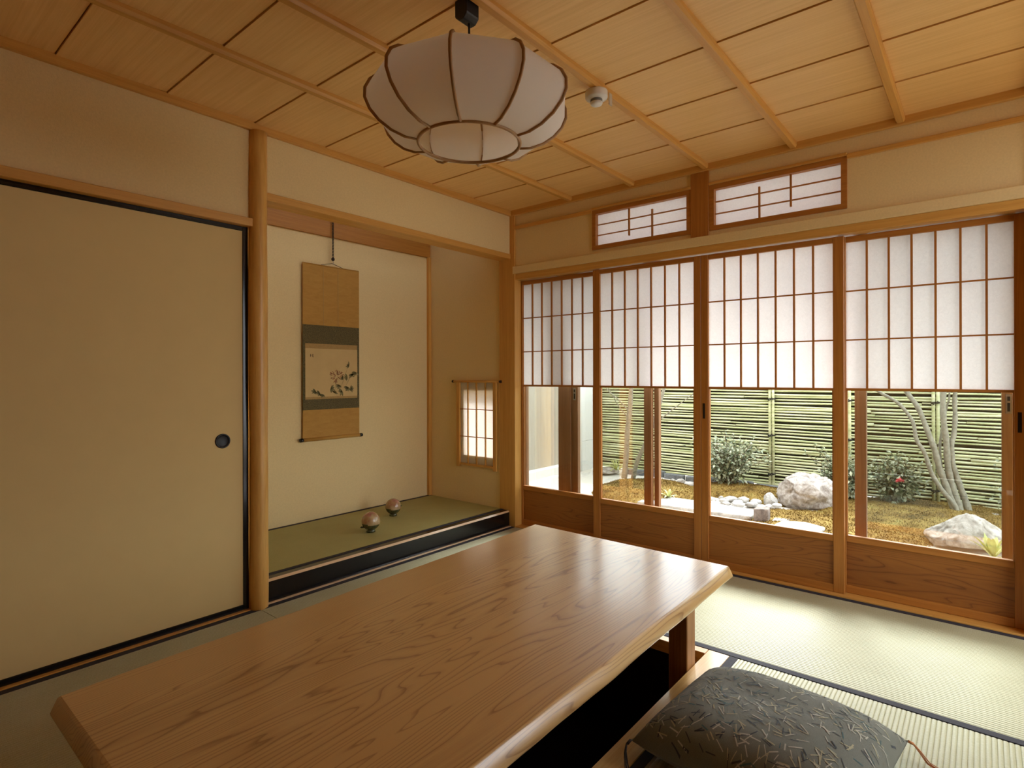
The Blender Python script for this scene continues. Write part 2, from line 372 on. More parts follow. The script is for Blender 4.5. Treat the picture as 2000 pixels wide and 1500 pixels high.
# ------------------------------------------------------------------ tatami
def tatami(name, x0, x1, y0, y1, ax, heri, label, z=0.0, th=0.05, pitch=0.0136, mat=None, amp=0.0018, hw=0.033, cat='tatami mat'):
    root = empty(name, ((x0 + x1) / 2, (y0 + y1) / 2, z - th), label, cat, 'tatami mats')
    mb = MB()
    a0, a1, b0, b1 = (x0, x1, y0, y1) if ax == 'Y' else (y0, y1, x0, x1)   # a: across ridges, b: along them
    h0 = hw if heri[0] else 0; h1 = hw if heri[1] else 0
    n = max(4, int(round((a1 - a0) / pitch))); prof = []
    for i in range(n):
        for t in (0.0, 0.12, 0.3, 0.5, 0.7, 0.88):
            prof.append((a0 + (i + t) * (a1 - a0) / n, z - amp + amp * math.sqrt(max(0, 1 - (2 * t - 1) ** 2)) if t > 0 else z - amp))
    prof.append((a1, z - amp))
    prof = [(a0, z - th)] + prof + [(a1, z - th)]
    k = len(prof)
    P = lambda a, b, zz: (a, b, zz) if ax == 'Y' else (b, a, zz)
    vs = [P(a, bb, zz) for bb in (b0, b1) for a, zz in prof]
    fl_ = ax != 'Y'
    fs = [(i, i + 1, k + i + 1, k + i) for i in range(k - 1)] + [(k - 1, 0, k, 2 * k - 1)]
    fs += [tuple(range(k))[::-1], tuple(range(k, 2 * k))]
    if not fl_: fs = [f[::-1] for f in fs]
    fs2 = [f[::-1] for f in fs]
    mb.add(vs, fs2 if True else fs, 0, False)
    mb.build('mat_surface', mat or M['tatami' + ax], root)
    for on, (p, q) in zip(heri, ((a0, a0 + hw), (a1 - hw, a1))):
        if on:
            c = [P(a, b, zz) for a, b, zz in ((p, b0, z - 0.03), (q, b1, z + 0.0016))]
            B(c[0][0], c[1][0], c[0][1], c[1][1], c[0][2], c[1][2]).build('border', M['heri'], root, 0.001)
    return root
G_ = 0.0015
tatami('tatami_mat', -3.86, -1.943, -0.972, -0.012, 'X', (True, True), 'green tatami mat at the foot of the ochre sliding door')
tatami('tatami_mat', -1.94, -0.006, -0.972, -0.012, 'X', (True, True), 'green tatami mat between the black alcove step and the table')
tatami('tatami_mat', -0.967, -0.006, -2.90, -0.974, 'Y', (True, True), 'sunlit pale tatami mat lying along the paper screens')
tatami('tatami_mat', -2.885, -0.970, -2.90, -1.947, 'X', (True, True), 'coarse ridged tatami mat under the grey cushion', amp=0.0022)
tatami('tatami_mat', -3.86, -2.888, -2.90, -0.974, 'Y', (True, True), 'shadowed tatami mat left of the table end')
tatami('alcove_mat', -1.93, -0.002, 0.067, 0.898, 'X', (True, True), 'fine olive rush mat on the raised alcove floor', z=0.118, th=0.032, pitch=0.008, mat=M['tokotatami'], amp=0.0006, hw=0.028, cat='alcove mat')

# ------------------------------------------------------------------ leg pit under the table
pit = empty('pit_frame', (-1.93, -1.43, -0.05), 'pale timber frame around the sunken leg pit below the table', 'pit frame', kind='structure')
B(-2.885, -0.970, -1.946, -1.862, -0.05, 0.001).build('frame_rail', M['pitwood'], pit, 0.002)
B(-2.885, -0.970, -1.04, -0.975, -0.05, 0.001).build('frame_rail', M['pitwood'], pit, 0.002)
B(-1.012, -0.970, -1.861, -1.041, -0.05, 0.001).build('frame_rail', M['pitwoodY'], pit, 0.002)
B(-2.885, -2.85, -1.861, -1.041, -0.05, 0.001).build('frame_rail', M['pitwoodY'], pit, 0.002)
pw = MB()
pw.box(-2.90, -2.872, -1.90, -1.0, -0.46, -0.051); pw.box(-1.008, -0.975, -1.90, -1.0, -0.46, -0.051)
pw.box(-2.90, -0.975, -1.90, -1.866, -0.46, -0.051); pw.box(-2.90, -0.975, -1.036, -1.0, -0.46, -0.051)
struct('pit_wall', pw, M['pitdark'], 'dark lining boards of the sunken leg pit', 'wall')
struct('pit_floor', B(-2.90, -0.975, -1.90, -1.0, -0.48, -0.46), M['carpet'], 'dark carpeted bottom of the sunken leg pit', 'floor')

# ------------------------------------------------------------------ sliding door (fusuma)
fx0, fx1, fz0, fz1, fy = -2.95, -1.975, 0.004, 1.850, 0.012
d = empty('door_1', (-2.46, fy + 0.01, 0.004), 'ochre paper sliding door with black lacquer frame and round black pull', 'sliding door', kind='structure')
B(fx0 + 0.02, fx1 - 0.02, fy + 0.003, fy + 0.022, fz0 + 0.018, fz1 - 0.013).build('door_panel', M['fusuma'], d)
B(fx0, fx0 + 0.022, fy, fy + 0.025, fz0, fz1).build('stile', M['lacquer'], d, 0.002)
B(fx1 - 0.027, fx1, fy, fy + 0.025, fz0, fz1).build('stile', M['lacquer'], d, 0.002)
B(fx0 + 0.022, fx1 - 0.027, fy, fy + 0.025, fz0, fz0 + 0.026).build('rail', M['lacquer'], d, 0.002)
B(fx0 + 0.022, fx1 - 0.027, fy, fy + 0.025, fz1 - 0.022, fz1).build('rail', M['lacquer'], d, 0.002)
mb = MB(); mb.lathe([(0.0, 0.0022), (0.024, 0.0022), (0.026, 0.001), (0.027, -0.001), (0.031, -0.003), (0.034, -0.001), (0.034, 0.004)], (-2.096, fy, 0.826), 32, axis='Y')
mb.build('finger_pull', M['blackmatte'], d)
d2 = empty('door_2', (-3.44, 0.045, 0.004), 'second ochre sliding door beyond the left edge of view', 'sliding door', kind='structure')
B(-3.93, -2.93, 0.042, 0.066, 0.004, 1.85).build('door_panel', M['fusuma'], d2)

# ------------------------------------------------------------------ paper screens (shoji)
def shoji(y0, y1, p0, p1, x, label, pull=None):
    """y0>y1 outer edges, p0>p1 clear opening, x front face"""
    root = empty('shoji_screen', (x + 0.014, (y0 + y1) / 2, 0.009), label, 'shoji screen', 'shoji screens along the garden side')
    D = 0.028; zt = 1.838
    B(x, x + D, p0, y0, 0.009, zt).build('stile', M['shojiZ'], root, 0.0015)
    B(x, x + D, y1, p1, 0.009, zt).build('stile', M['shojiZ'], root, 0.0015)
    B(x + 0.001, x + D, p1, p0, 1.809, zt).build('top_rail', M['shojiY'], root, 0.0015)
    B(x + 0.002, x + D, p1, p0, 1.047, 1.060).build('middle_rail', M['shojiY'], root, 0.001)
    B(x + 0.001, x + D, p1, p0, 0.270, 0.303).build('lower_rail', M['shojiY'], root, 0.002)
    B(x + 0.001, x + D, p1, p0, 0.009, 0.048).build('bottom_rail', M['shojiY'], root, 0.0015)
    B(x + 0.010, x + 0.02, p1, p0, 0.046, 0.272).build('kick_panel', M['koshi'], root)
    n = 7
    for i in range(1, n):
        yc = p0 + (p1 - p0) * i / n
        B(x + 0.004, x + 0.016, yc - 0.0045, yc + 0.0045, 1.058, 1.811).build('lattice_bar', M['shojiZ'], root)
    for z in (1.558, 1.307):
        B(x + 0.0045, x + 0.0155, p1, p0, z - 0.0035, z + 0.0035).build('lattice_bar', M['shojiY'], root)
    B(x + 0.0165, x + 0.0172, p1 - 0.004, p0 + 0.004, 1.054, 1.815).build('paper', M['paper'], root)
    # bead around the glass and the pane
    for q in ((p0 - 0.005, p0), (p1, p1 + 0.005)):
        B(x + 0.006, x + D, q[0], q[1], 0.303, 1.047).build('glazing_bead', M['shojiZ'], root)
    B(x + 0.014, x + 0.017, p1, p0, 0.300, 1.050).build('glass_pane', M['glass'], root)
    if pull:
        B(x - 0.0008, x + 0.0015, pull - 0.007, pull + 0.007, 0.872, 0.962).build('finger_pull', M['darkmetal'], root)
    return root
shoji(-0.048, -0.722, -0.062, -0.676, 0.065, 'half glazed shoji screen beside the alcove corner post', pull=None)
shoji(-0.698, -1.441, -0.749, -1.398, 0.030, 'half glazed shoji screen second from the alcove, thin tree trunks behind its glass')
shoji(-1.443, -2.184, -1.485, -2.135, 0.030, 'half glazed shoji screen showing the big garden boulder through its glass', pull=-1.459)
shoji(-2.150, -2.878, -2.187, -2.838, 0.065, 'half glazed shoji screen farthest from the alcove, white rock behind its glass', pull=-2.856)

# ------------------------------------------------------------------ transom windows
def transom(idx, y0, y1, bars, label):
    root = empty('window_%d' % idx, (0.01, (y0 + y1) / 2, Zr0), label, 'transom window', kind='structure')
    z0, z1, f = Zr0, Zr1, 0.027
    fr = MB().box(-0.004, 0.06, y0 - f, y0, z0, z1).box(-0.004, 0.06, y1, y1 + f, z0, z1)
    fr.box(-0.004, 0.06, y1 + f, y0 - f, z0, z0 + f).box(-0.004, 0.06, y1 + f, y0 - f, z1 - f, z1)
    fr.build('window_frame', M['shojiY'], root)
    B(0.030, 0.0307, y1 + f - 0.005, y0 - f + 0.005, z0 + f - 0.005, z1 - f + 0.005).build('paper', M['paper'], root)
    for z in (2.064, 2.134):
        B(0.015, 0.026, y1 + f, y0 - f, z - 0.003, z + 0.003).build('lattice_bar', M['shojiY'], root)
    for yc, za, zb in bars:
        B(0.012, 0.024, yc - 0.0045, yc + 0.0045, za, zb).build('lattice_bar', M['shojiZ'], root)
transom(1, -0.714, -1.396, [(-0.979, 2.028, 2.203), (-1.139, 1.994, 2.168)], 'papered transom window left of the short square post')
transom(2, -1.506, -2.206, [(-1.779, 1.994, 2.171), (-1.940, 2.03, 2.203)], 'papered transom window right of the short square post')

# ------------------------------------------------------------------ hung paper lattice in front of the alcove window
hl = empty('hung_lattice', (-0.012, 0.34, 0.4), 'small wooden lattice with paper hung on the alcove side wall', 'lattice screen')
for ya, yb, za in ((0.522, 0.556, 0.40), (0.131, 0.163, 0.395)):
    B(-0.022, -0.002, ya, yb, za, 1.083).build('stile', M['hinokiZ'], hl, 0.0015)
mb = MB(); mb.tube([(-0.016, 0.09, 1.083), (-0.016, 0.595, 1.083)], 0.009, 14); mb.build('top_rod', M['hinokiY'], hl)
for q in (0.09, 0.595):
    s_ = 1 if q > 0.3 else -1
    mb = MB(); mb.tube([(-0.016, q - 0.006 * s_, 1.083), (-0.016, q + 0.010 * s_, 1.083)], 0.0105, 14); mb.build('rod_cap', M['darkmetal'], hl)
B(-0.020, -0.002, 0.163, 0.522, 0.414, 0.430).build('bottom_rail', M['hinokiY'], hl, 0.001)
for yc in (0.435, 0.342, 0.247):
    B(-0.016, -0.006, yc - 0.0045, yc + 0.0045, 0.43, 1.076).build('lattice_bar', M['hinokiZ'], hl)
for z in (0.862, 0.6435):
    B(-0.0155, -0.0065, 0.163, 0.522, z - 0.003, z + 0.003).build('lattice_bar', M['shojiY'], hl)
B(-0.0050, -0.0044, 0.161, 0.524, 0.42, 1.076).build('paper', M['paper'], hl)

# ------------------------------------------------------------------ low table
tb = empty('low_table', (-1.9, -1.43, 0.0), 'long live edge wooden table standing over the leg pit', 'table')
ZT, TT = 0.336, 0.05
def edge(n0, x0, y0, x1, y1, seed, amp):
    out = []
    for i in range(n0):
        t = i / (n0 - 1)
        k = math.sin(t * PI) ** 0.5 if amp else 0
        out.append((x0 + (x1 - x0) * t, y0 + (y1 - y0) * t + amp * k * (mnoise.noise((t * 5, seed, 0)) + 0.4 * mnoise.noise((t * 14, seed, 3)))))
    return out
near = edge(60, -2.925, -1.945, -0.892, -1.915, 2.3, 0.008)
far = edge(60, -0.868, -0.887, -2.918, -0.962, 8.1, 0.007)
loop = near + far
cx_, cy_ = -1.9, -1.43
def inset(p, a, z):
    d_ = Vector((p[0] - cx_, p[1] - cy_)); sx = 1 - a / abs(1.02); sy = 1 - a / abs(0.51)
    return (cx_ + d_.x * sx, cy_ + d_.y * sy, z)
mb = MB(); rings = []
for a, z in ((0.004, ZT), (0.0005, ZT - 0.002), (-0.0025, ZT - 0.006), (-0.010, ZT - 0.028), (-0.0145, ZT - 0.042), (-0.0135, ZT - TT + 0.003), (-0.009, ZT - TT)):
    rings.append([inset(p, a, z) for p in loop])
nl = len(loop); vs = [p for r_ in rings for p in r_]
mb.add(vs, [((i + 1) * nl + j, (i + 1) * nl + (j + 1) % nl, i * nl + (j + 1) % nl, i * nl + j) for i in range(len(rings) - 1) for j in range(nl)], 0, True)
o_ = len(rings) - 1
mb.add(rings[0], [tuple(range(nl))]); mb.add(rings[-1], [tuple(range(nl))[::-1]])
mb.build('tabletop', M['table'], tb)
for lx, ly in ((-1.19, -1.861), (-1.19, -1.117), (-2.69, -1.861), (-2.69, -1.117)):
    B(lx, lx + 0.078, ly, ly + 0.076, -0.459, ZT - TT).build('leg', M['tableleg'], tb, 0.003)
for lx in (-1.17, -2.67):
    B(lx, lx + 0.04, -1.785, -1.117, 0.215, ZT - TT).build('crossbar', M['tableleg'], tb, 0.002)

# ------------------------------------------------------------------ cushion
cu = empty('floor_cushion', (-1.515, -2.245, 0.0), 'grey green square floor cushion with stitched flecks and corner tassels', 'cushion')
cu_rot = R(-3.5); CC = Vector((-1.515, -2.245)); HX, HY = 0.275, 0.30
def cush(u, v, top=True):
    """u,v in -1..1 -> point on the cushion"""
    pin = 1 - 0.05 * (1 - abs(u) ** 2.2) * (abs(v) ** 6) ; pin2 = 1 - 0.05 * (1 - abs(v) ** 2.2) * (abs(u) ** 6)
    x = u * HX * pin2; y = v * HY * pin
    e = max(0, (1 - abs(u) ** 2.8)) ** 0.48 * max(0, (1 - abs(v) ** 2.8)) ** 0.48
    cr = (abs(u) * abs(v)) ** 5
    wr_ = 0.006 * mnoise.noise((u * 2.1, v * 2.1, 1.7)) + 0.004 * math.sin(9 * (abs(u) + abs(v)) + 3 * mnoise.noise((u * 3, v * 3, 0))) * (abs(u * v)) ** 1.5
    dimp = -0.012 * math.exp(-(u * u + v * v) * 5)
    zt = 0.040 + 0.030 * cr * 0.4 + e * (0.130 + wr_ + dimp)
    zb = 0.042 + 0.030 * cr * 0.4 - min(0.039, e * 0.055) 
    z = zt if top else max(0.003, zb)
    c, s = math.cos(cu_rot), math.sin(cu_rot)
    return Vector((CC.x + c * x - s * y, CC.y + s * x + c * y, z))
mc, nt, out = new_mat('woven_cushion_cloth'); b = bsdf(nt, out, 0.75, 0.25); b.inputs['Sheen Weight'].default_value = 0.3
v_ = coords(nt, (1, 1, 1)); wv1 = noise(nt, v_, 900, 2); L(nt, ramp(nt, wv1, [(0.3, (0.115, 0.128, 0.098)), (0.7, (0.205, 0.22, 0.18))]), b.inputs['Base Color']); bump(nt, b, wv1, 0.4, 0.0015)
mb = MB(); n = 56; g = [-1 + 2 * i / n for i in range(n + 1)]; g = [math.copysign(abs(q) ** 0.8, q) if q else 0.0 for q in g]
for top in (True, False):
    vs = [cush(u, v, top) for v in g for u in g]
    fs = [(j * (n + 1) + i, j * (n + 1) + i + 1, (j + 1) * (n + 1) + i + 1, (j + 1) * (n + 1) + i) for j in range(n) for i in range(n)]
    mb.add(vs, fs if top else [f[::-1] for f in fs], 0, True)
# seam welding strip around the rim
rim = [(u, -1) for u in g] + [(1, v) for v in g[1:]] + [(u, 1) for u in g[::-1][1:]] + [(-1, v) for v in g[::-1][1:]]
mb.build('cushion_cover', mc, cu)
st = [MB(), MB(), MB(), MB()]
rnd = random.Random(3)
for i in range(640):
    u = rnd.uniform(-0.97, 0.97); v = rnd.uniform(-0.97, 0.97); a = rnd.uniform(0, PI); l = rnd.uniform(0.018, 0.036); wd = rnd.choice((0.0011, 0.0014, 0.0019))
    k = 4; pts = []
    for q in range(k + 1):
        t = (q / k - 0.5) * l
        uu = max(-0.99, min(0.99, u + math.cos(a) * t / HX)); vv = max(-0.99, min(0.99, v + math.sin(a) * t / HY))
        pts.append((uu, vv))
    vs = []
    for (uu, vv) in pts:
        for sgn in (-1, 1):
            pu = max(-1, min(1, uu - math.sin(a) * sgn * wd / HX)); pv = max(-1, min(1, vv + math.cos(a) * sgn * wd / HY))
            p = cush(pu, pv); vs.append((p.x, p.y, p.z + 0.0012))
    st[rnd.choice((0, 0, 1, 1, 2, 2, 3))].add(vs, [(2 * q, 2 * q + 2, 2 * q + 3, 2 * q + 1)[::-1] for q in range(k)])
sm_ = MB()
for i, s_ in enumerate(st): sm_.add(s_.v, s_.f, i)
sm_.build('stitching', [plain('pale_thread', (0.46, 0.46, 0.38), 0.6), plain('dark_thread', (0.04, 0.05, 0.06), 0.6), plain('olive_thread', (0.40, 0.38, 0.24), 0.6), plain('teal_thread', (0.05, 0.12, 0.13), 0.6)], cu)
def tassel(u, v, mat, pts, label):
    c = cush(u, v); mb = MB()
    rr = random.Random(int(u * 3 + v * 7 + 20))
    for s_ in range(7):
        j = Vector((rr.uniform(-.004, .004), rr.uniform(-.004, .004), 0))
        line = [c] + [Vector(p) + j * (q + 1) * 0.8 for q, p in enumerate(pts)]
        mb.tube(line, 0.0012, 5)
    mb.tube([c, Vector(pts[0])], 0.004, 8)
    o = mb.build('tassel', mat, cu); o['label'] = label
tas_d = plain('dark_tassel_cord', (0.02, 0.015, 0.012), 0.6); tas_o = plain('orange_tassel_cord', (0.55, 0.22, 0.07), 0.6)
c = cush(-1, 1); tassel(-1, 1, tas_d, [(c.x - 0.014, c.y + 0.003, 0.047), (c.x - 0.03, c.y - 0.004, 0.032), (c.x - 0.046, c.y - 0.018, 0.012), (c.x - 0.066, c.y - 0.036, 0.006), (c.x - 0.085, c.y - 0.05, 0.005)], 'dark corner tassel')
c = cush(1, -1); tassel(1, -1, tas_o, [(c.x + 0.006, c.y - 0.012, 0.046), (c.x + 0.004, c.y - 0.028, 0.03), (c.x - 0.004, c.y - 0.048, 0.01), (c.x - 0.008, c.y - 0.07, 0.004), (c.x - 0.004, c.y - 0.095, 0.004)], 'orange corner tassel')
c = cush(1, 1); tassel(1, 1, tas_o, [(c.x - 0.012, c.y + 0.012, 0.04), (c.x - 0.03, c.y + 0.02, 0.02), (c.x - 0.05, c.y + 0.026, 0.006), (c.x - 0.06, c.y + 0.024, 0.005)], 'orange corner tassel')
c = cush(-1, -1); tassel(-1, -1, tas_d, [(c.x - 0.01, c.y - 0.01, 0.04), (c.x - 0.03, c.y - 0.02, 0.01)], 'dark corner tassel')

# ------------------------------------------------------------------ hanging scroll
YS = 0.884
sr = empty('hanging_scroll', (-0.951, YS, 0.68), 'tall hanging scroll with a flower painting on the alcove back wall', 'hanging scroll')
silk = wood('scroll_silk', (0.50, 0.275, 0.062), (0.43, 0.225, 0.048), 'X', 0.7, 0.2, freq=40, stretch=0.3)
brocade = plain('dark_brocade', (0.115, 0.090, 0.035), 0.75, 0.25, var=0.5, nscale=160)
pap = plain('aged_painting_paper', (0.60, 0.43, 0.19), 0.85, 0.1, var=0.04, nscale=14)
tan = plain('tan_band_silk', (0.40, 0.255, 0.09), 0.75, 0.2, var=0.1, nscale=120)
sx0, sx1 = -1.182, -0.722
def sheet(x0, x1, z0, z1, y, th, nseg=12):
    # hanging cloth with a faint curl towards the edges
    mb = MB(); f = lambda x: y - 0.004 * abs((x - (sx0 + sx1) / 2) / 0.23) ** 3
    vs = []
    for i in range(nseg + 1):
        x = x0 + (x1 - x0) * i / nseg
        vs += [(x, f(x), z0), (x, f(x), z1), (x, f(x) + th, z0), (x, f(x) + th, z1)]
    fs = []
    for i in range(nseg):
        a = 4 * i; b_ = a + 4
        fs += [(a, b_, b_ + 1, a + 1), (a + 2, a + 3, b_ + 3, b_ + 2), (a + 1, b_ + 1, b_ + 3, a + 3), (a, a + 2, b_ + 2, b_)]
    fs += [(0, 1, 3, 2), (4 * nseg, 4 * nseg + 2, 4 * nseg + 3, 4 * nseg + 1)]
    return mb.add(vs, fs, 0, False)
sheet(sx0, sx1, 1.488, 1.912, YS, 0.002).build('upper_silk', silk, sr)
for xf in (-1.02, -0.90):
    sheet(xf - 0.0015, xf + 0.0015, 1.49, 1.908, YS - 0.0012, 0.001, 1).build('crease_ribbon', tan, sr)
sheet(sx0, sx1, 0.892, 1.488, YS, 0.002).build('brocade_mount', brocade, sr)
sheet(sx0 + 0.018, sx1 - 0.018, 0.966, 1.357, YS - 0.0012, 0.001).build('tan_band', tan, sr)
ink = sheet(sx0 + 0.018, sx1 - 0.018, 0.982, 1.323, YS - 0.0022, 0.0009)
sheet(sx0, sx1, 0.69, 0.892, YS, 0.002).build('lower_silk', silk, sr)
# painted flowers: thin brush strokes on the paper
rnd = random.Random(11)
def leafshape(mb, x, z, ang, l, w_, y=YS - 0.0052, m=0):
    vs = []; k = 5
    for sgn in (1, -1):
        for i in range(k + 1):
            t = i / k; hw_ = w_ * math.sin(PI * t) ** 0.8 * sgn
            if sgn < 0: t = 1 - t
            px = l * t; vs.append((x + math.cos(ang) * px - math.sin(ang) * hw_, y, z + math.sin(ang) * px + math.cos(ang) * hw_))
    mb.add(vs, [tuple(range(len(vs)))], m)
for (x, z, s) in ((-0.965, 1.04, 0.95), (-0.895, 1.065, 0.9), (-0.87, 1.02, 0.95), (-0.935, 1.005, 0.8), (-0.825, 1.05, 1.1), (-0.80, 1.035, 0.9), (-0.825, 1.115, 0.8), (-0.795, 1.145, 0.9), (-0.81, 1.205, 0.8), (-0.86, 1.115, 0.7), (-1.085, 1.025, 0.9), (-1.055, 1.015, 0.9), (-1.03, 1.0, 0.8), (-0.76, 1.16, 1.0)):
    base = rnd.uniform(0, 2 * PI)
    for q in range(5):
        leafshape(ink, x, z, base + (q - 2) * 0.55 + PI, rnd.uniform(0.026, 0.044) * s, 0.0062 * s, m=1)
for q in range(44):
    a = rnd.uniform(0, 2 * PI); r_ = rnd.uniform(0.005, 0.045)
    leafshape(ink, -0.915 + math.cos(a) * r_, 1.13 + math.sin(a) * r_ * 0.8, a + rnd.uniform(-.5, .5), rnd.uniform(0.012, 0.028), 0.0022, m=2)
for x0, z0, x1, z1 in ((-0.89, 1.02, -0.82, 1.20), (-0.93, 1.02, -0.915, 1.12), (-0.85, 1.04, -0.77, 1.17)):
    leafshape(ink, x0, z0, math.atan2(z1 - z0, x1 - x0), math.hypot(x1 - x0, z1 - z0), 0.001, m=1)
# two small signature characters made of short strokes
for dx, dz, a, l in ((0, 0, 0, .010), (0, -.008, 0, .010), (.005, .006, -PI / 2, .02), (0, -.016, .3, .008), (.016, 0, 0, .011), (.021, .006, -PI / 2, .022), (.016, -.010, 0, .011), (.016, -.016, -.2, .012)):
    leafshape(ink, -1.128 + dx, 1.28 + dz, a, l * 1.15, 0.0017, m=3)
ink.build('painting', [pap, plain('ink_green', (0.23, 0.20, 0.085), 0.9), plain('ink_rose', (0.36, 0.15, 0.07), 0.9), plain('ink_dark', (0.05, 0.03, 0.015), 0.9)], sr)
MB().tube([(sx0 - 0.002, YS - 0.006, 0.686), (sx1 + 0.002, YS - 0.006, 0.686)], 0.0125, 16).build('roller', silk, sr)
for q, s_ in ((sx0, -1), (sx1, 1)):
    MB().tube([(q, YS - 0.006, 0.686), (q + 0.022 * s_, YS - 0.006, 0.686)], 0.0135, 16).build('roller_knob', M['lacquer'], sr)
MB().tube([(sx0 + 0.002, YS - 0.001, 1.913), (sx1 - 0.002, YS - 0.001, 1.913)], 0.0045, 10).build('top_rod', silk, sr)
MB().tube([(-1.04, YS - 0.003, 1.917), (-0.952, YS - 0.006, 1.938), (-0.864, YS - 0.003, 1.917)], 0.0018, 6).build('hanging_cord', M['darkmetal'], sr)
ch = empty('scroll_hanger', (-0.951, 0.862, 2.36), 'dark metal chain and hook holding up the hanging scroll', 'chain')
mb = MB(); z = 2.345; k = 0
while z > 1.985:
    mb.torus((-0.951, 0.868, z), 0.0065, 0.0022, (1, 0, 0) if k % 2 else (0, 1, 0), 14, 6, sx=1.0); z -= 0.0105; k += 1
mb.build('chain', M['darkmetal'], ch)
mb = MB(); mb.lathe([(0, 0.013), (0.008, 0.011), (0.012, 0.004), (0.012, -0.004), (0.008, -0.011), (0, -0.013)], (-0.951, 0.868, 1.968), 16); mb.build('knob', M['darkmetal'], ch)
mb = MB(); mb.tube([(-0.951, 0.868, 1.958)] + [(-0.951 + 0.007 * math.sin(a), 0.870, 1.942 - 0.008 * math.cos(a) + 0.0) for a in [PI * 0.9 - i * 0.4 for i in range(8)]], 0.002, 8); mb.build('hook', M['metal'], ch)
B(-0.957, -0.945, 0.8635, 0.8818, 2.33, 2.36).build('wall_bracket', M['darkmetal'], ch)

# ------------------------------------------------------------------ two ceramic balls in the alcove
clay, nt, out = new_mat('glazed_ceramic'); b = bsdf(nt, out, 0.18, 0.5, coat=0.4)
v_ = coords(nt, (1, 1, 1)); L(nt, ramp(nt, noise(nt, v_, 18, 4), [(0.35, (0.36, 0.17, 0.09)), (0.5, (0.42, 0.285, 0.14)), (0.68, (0.50, 0.37, 0.20))]), b.inputs['Base Color'])
green = plain('dark_green_glaze', (0.07, 0.075, 0.03), 0.25, 0.5, var=0.4, nscale=60, coat=0.3)
pink = plain('rose_glaze', (0.42, 0.20, 0.14), 0.2, 0.5, var=0.25, nscale=60, coat=0.4)
def ball(x, y, r, kang, kz, label):
    z0 = 0.119; root = empty('ceramic_ball', (x, y, z0), label, 'ceramic ball', 'ceramic balls in the alcove')
    foot = 0.010; mb = MB(); n = 32; k = 22; cz = z0 + foot + r * 0.98; vs = []; 
    for i in range(k + 1):
        t = PI * i / k
        for j in range(n):
            a = 2 * PI * j / n; vs.append((x + r * math.sin(t) * math.cos(a), y + r * math.sin(t) * math.sin(a), cz - r * math.cos(t) * (1.03 if t > PI / 2 else 0.97)))
    for i in range(k):
        for j in range(n):
            zz = vs[i * n + j][2] - cz; tilt = 0.10 * r * math.cos(2 * PI * j / n)
            m = 1 if zz + tilt < -0.36 * r else (2 if zz + 0.09 * r * math.sin(7 * 2 * PI * j / n) + 0.25 * r * math.cos(2 * PI * j / n - kang) > 0.80 * r else 0)
            mb.add([vs[i * n + j], vs[i * n + (j + 1) % n], vs[(i + 1) * n + (j + 1) % n], vs[(i + 1) * n + j]], [(0, 1, 2, 3)], m, True)
    mb.build('body', [clay, green, pink], root)
    MB().lathe([(0.0, 0.0), (r * 0.5, 0.0), (r * 0.46, 0.010), (r * 0.40, 0.018), (0, 0.018)], (x, y, z0), 24).build('foot', green, root)
    mb = MB(); p = Vector((x + math.cos(kang) * r * 0.86, y + math.sin(kang) * r * 0.86, z0 + kz)); dv = Vector((math.cos(kang), math.sin(kang), 0.12))
    mb.tube([p - dv * 0.012, p, p + dv * 0.010, p + dv * 0.018], [0.006, 0.005, 0.006, 0.002], 10); mb.build('spout', green, root)
ball(-1.026, 0.33, 0.059, R(160), 0.035, 'larger ceramic ball with rose crown, nearer the black alcove step')
ball(-0.661, 0.56, 0.0555, R(-50), 0.07, 'smaller ceramic ball nearer the alcove back wall')

# ------------------------------------------------------------------ pendant lamp
LX, LY = -1.9375, -1.437
lp = empty('pendant_lamp', (LX, LY, 2.35), 'round ribbed cloth pendant lamp hanging below the board ceiling', 'pendant lamp')
PROF = [(a_, b_ - 0.012) for a_, b_ in [(0.166, 1.902), (0.205, 1.907), (0.248, 1.925), (0.285, 1.952), (0.313, 1.985), (0.328, 2.02), (0.327, 2.05), (0.312, 2.078), (0.285, 2.098), (0.25, 2.108), (0.21, 2.111), (0.17, 2.109)]]
back_ang = math.atan2(-2.735 - LY, -3.29 - LX)           # direction lamp -> viewer side of the room
NR = 10; ra = [back_ang - R(9) - R(36) * k for k in range(NR)]
mb = MB()
for k in range(NR):
    a0, a1 = ra[k], ra[(k + 1) % NR]
    vs = []
    S_ = 6
    for (r_, z) in PROF:
        p0 = Vector((LX + r_ * math.cos(a0), LY + r_ * math.sin(a0), z)); p1 = Vector((LX + r_ * math.cos(a1), LY + r_ * math.sin(a1), z))
        for i in range(S_ + 1):
            t = i / S_; vs.append(p0.lerp(p1, t))
    n_ = S_ + 1
    mb.add(vs, [(i * n_ + j, i * n_ + j + 1, (i + 1) * n_ + j + 1, (i + 1) * n_ + j) for i in range(len(PROF) - 1) for j in range(S_)], 0, True)
mb.build('shade', M['fabricshade'], lp)
for k in range(NR):
    mb = MB(); mb.tube([(LX + (r_ + 0.0047) * math.cos(ra[k]), LY + (r_ + 0.0047) * math.sin(ra[k]), z) for r_, z in PROF], 0.005, 8)
    mb.build('rib', M['rib'], lp)
mb = MB(); mb.torus((LX, LY, 1.890), 0.166, 0.0055, n=64); mb.build('lower_ring', M['rib'], lp)
mb = MB(); mb.torus((LX, LY, 2.097), 0.17, 0.004, n=64); mb.build('upper_ring', M['rib'], lp)
mb = MB(); mb.tube([(LX, LY, 2.10), (LX, LY, 2.335)], 0.0036, 8); mb.build('cord', M['blackmatte'], lp)
mb = MB(); prof = [(-0.030, 2.352), (-0.030, 2.298), (-0.012, 2.283), (0.012, 2.283), (0.030, 2.298), (0.030, 2.352)]
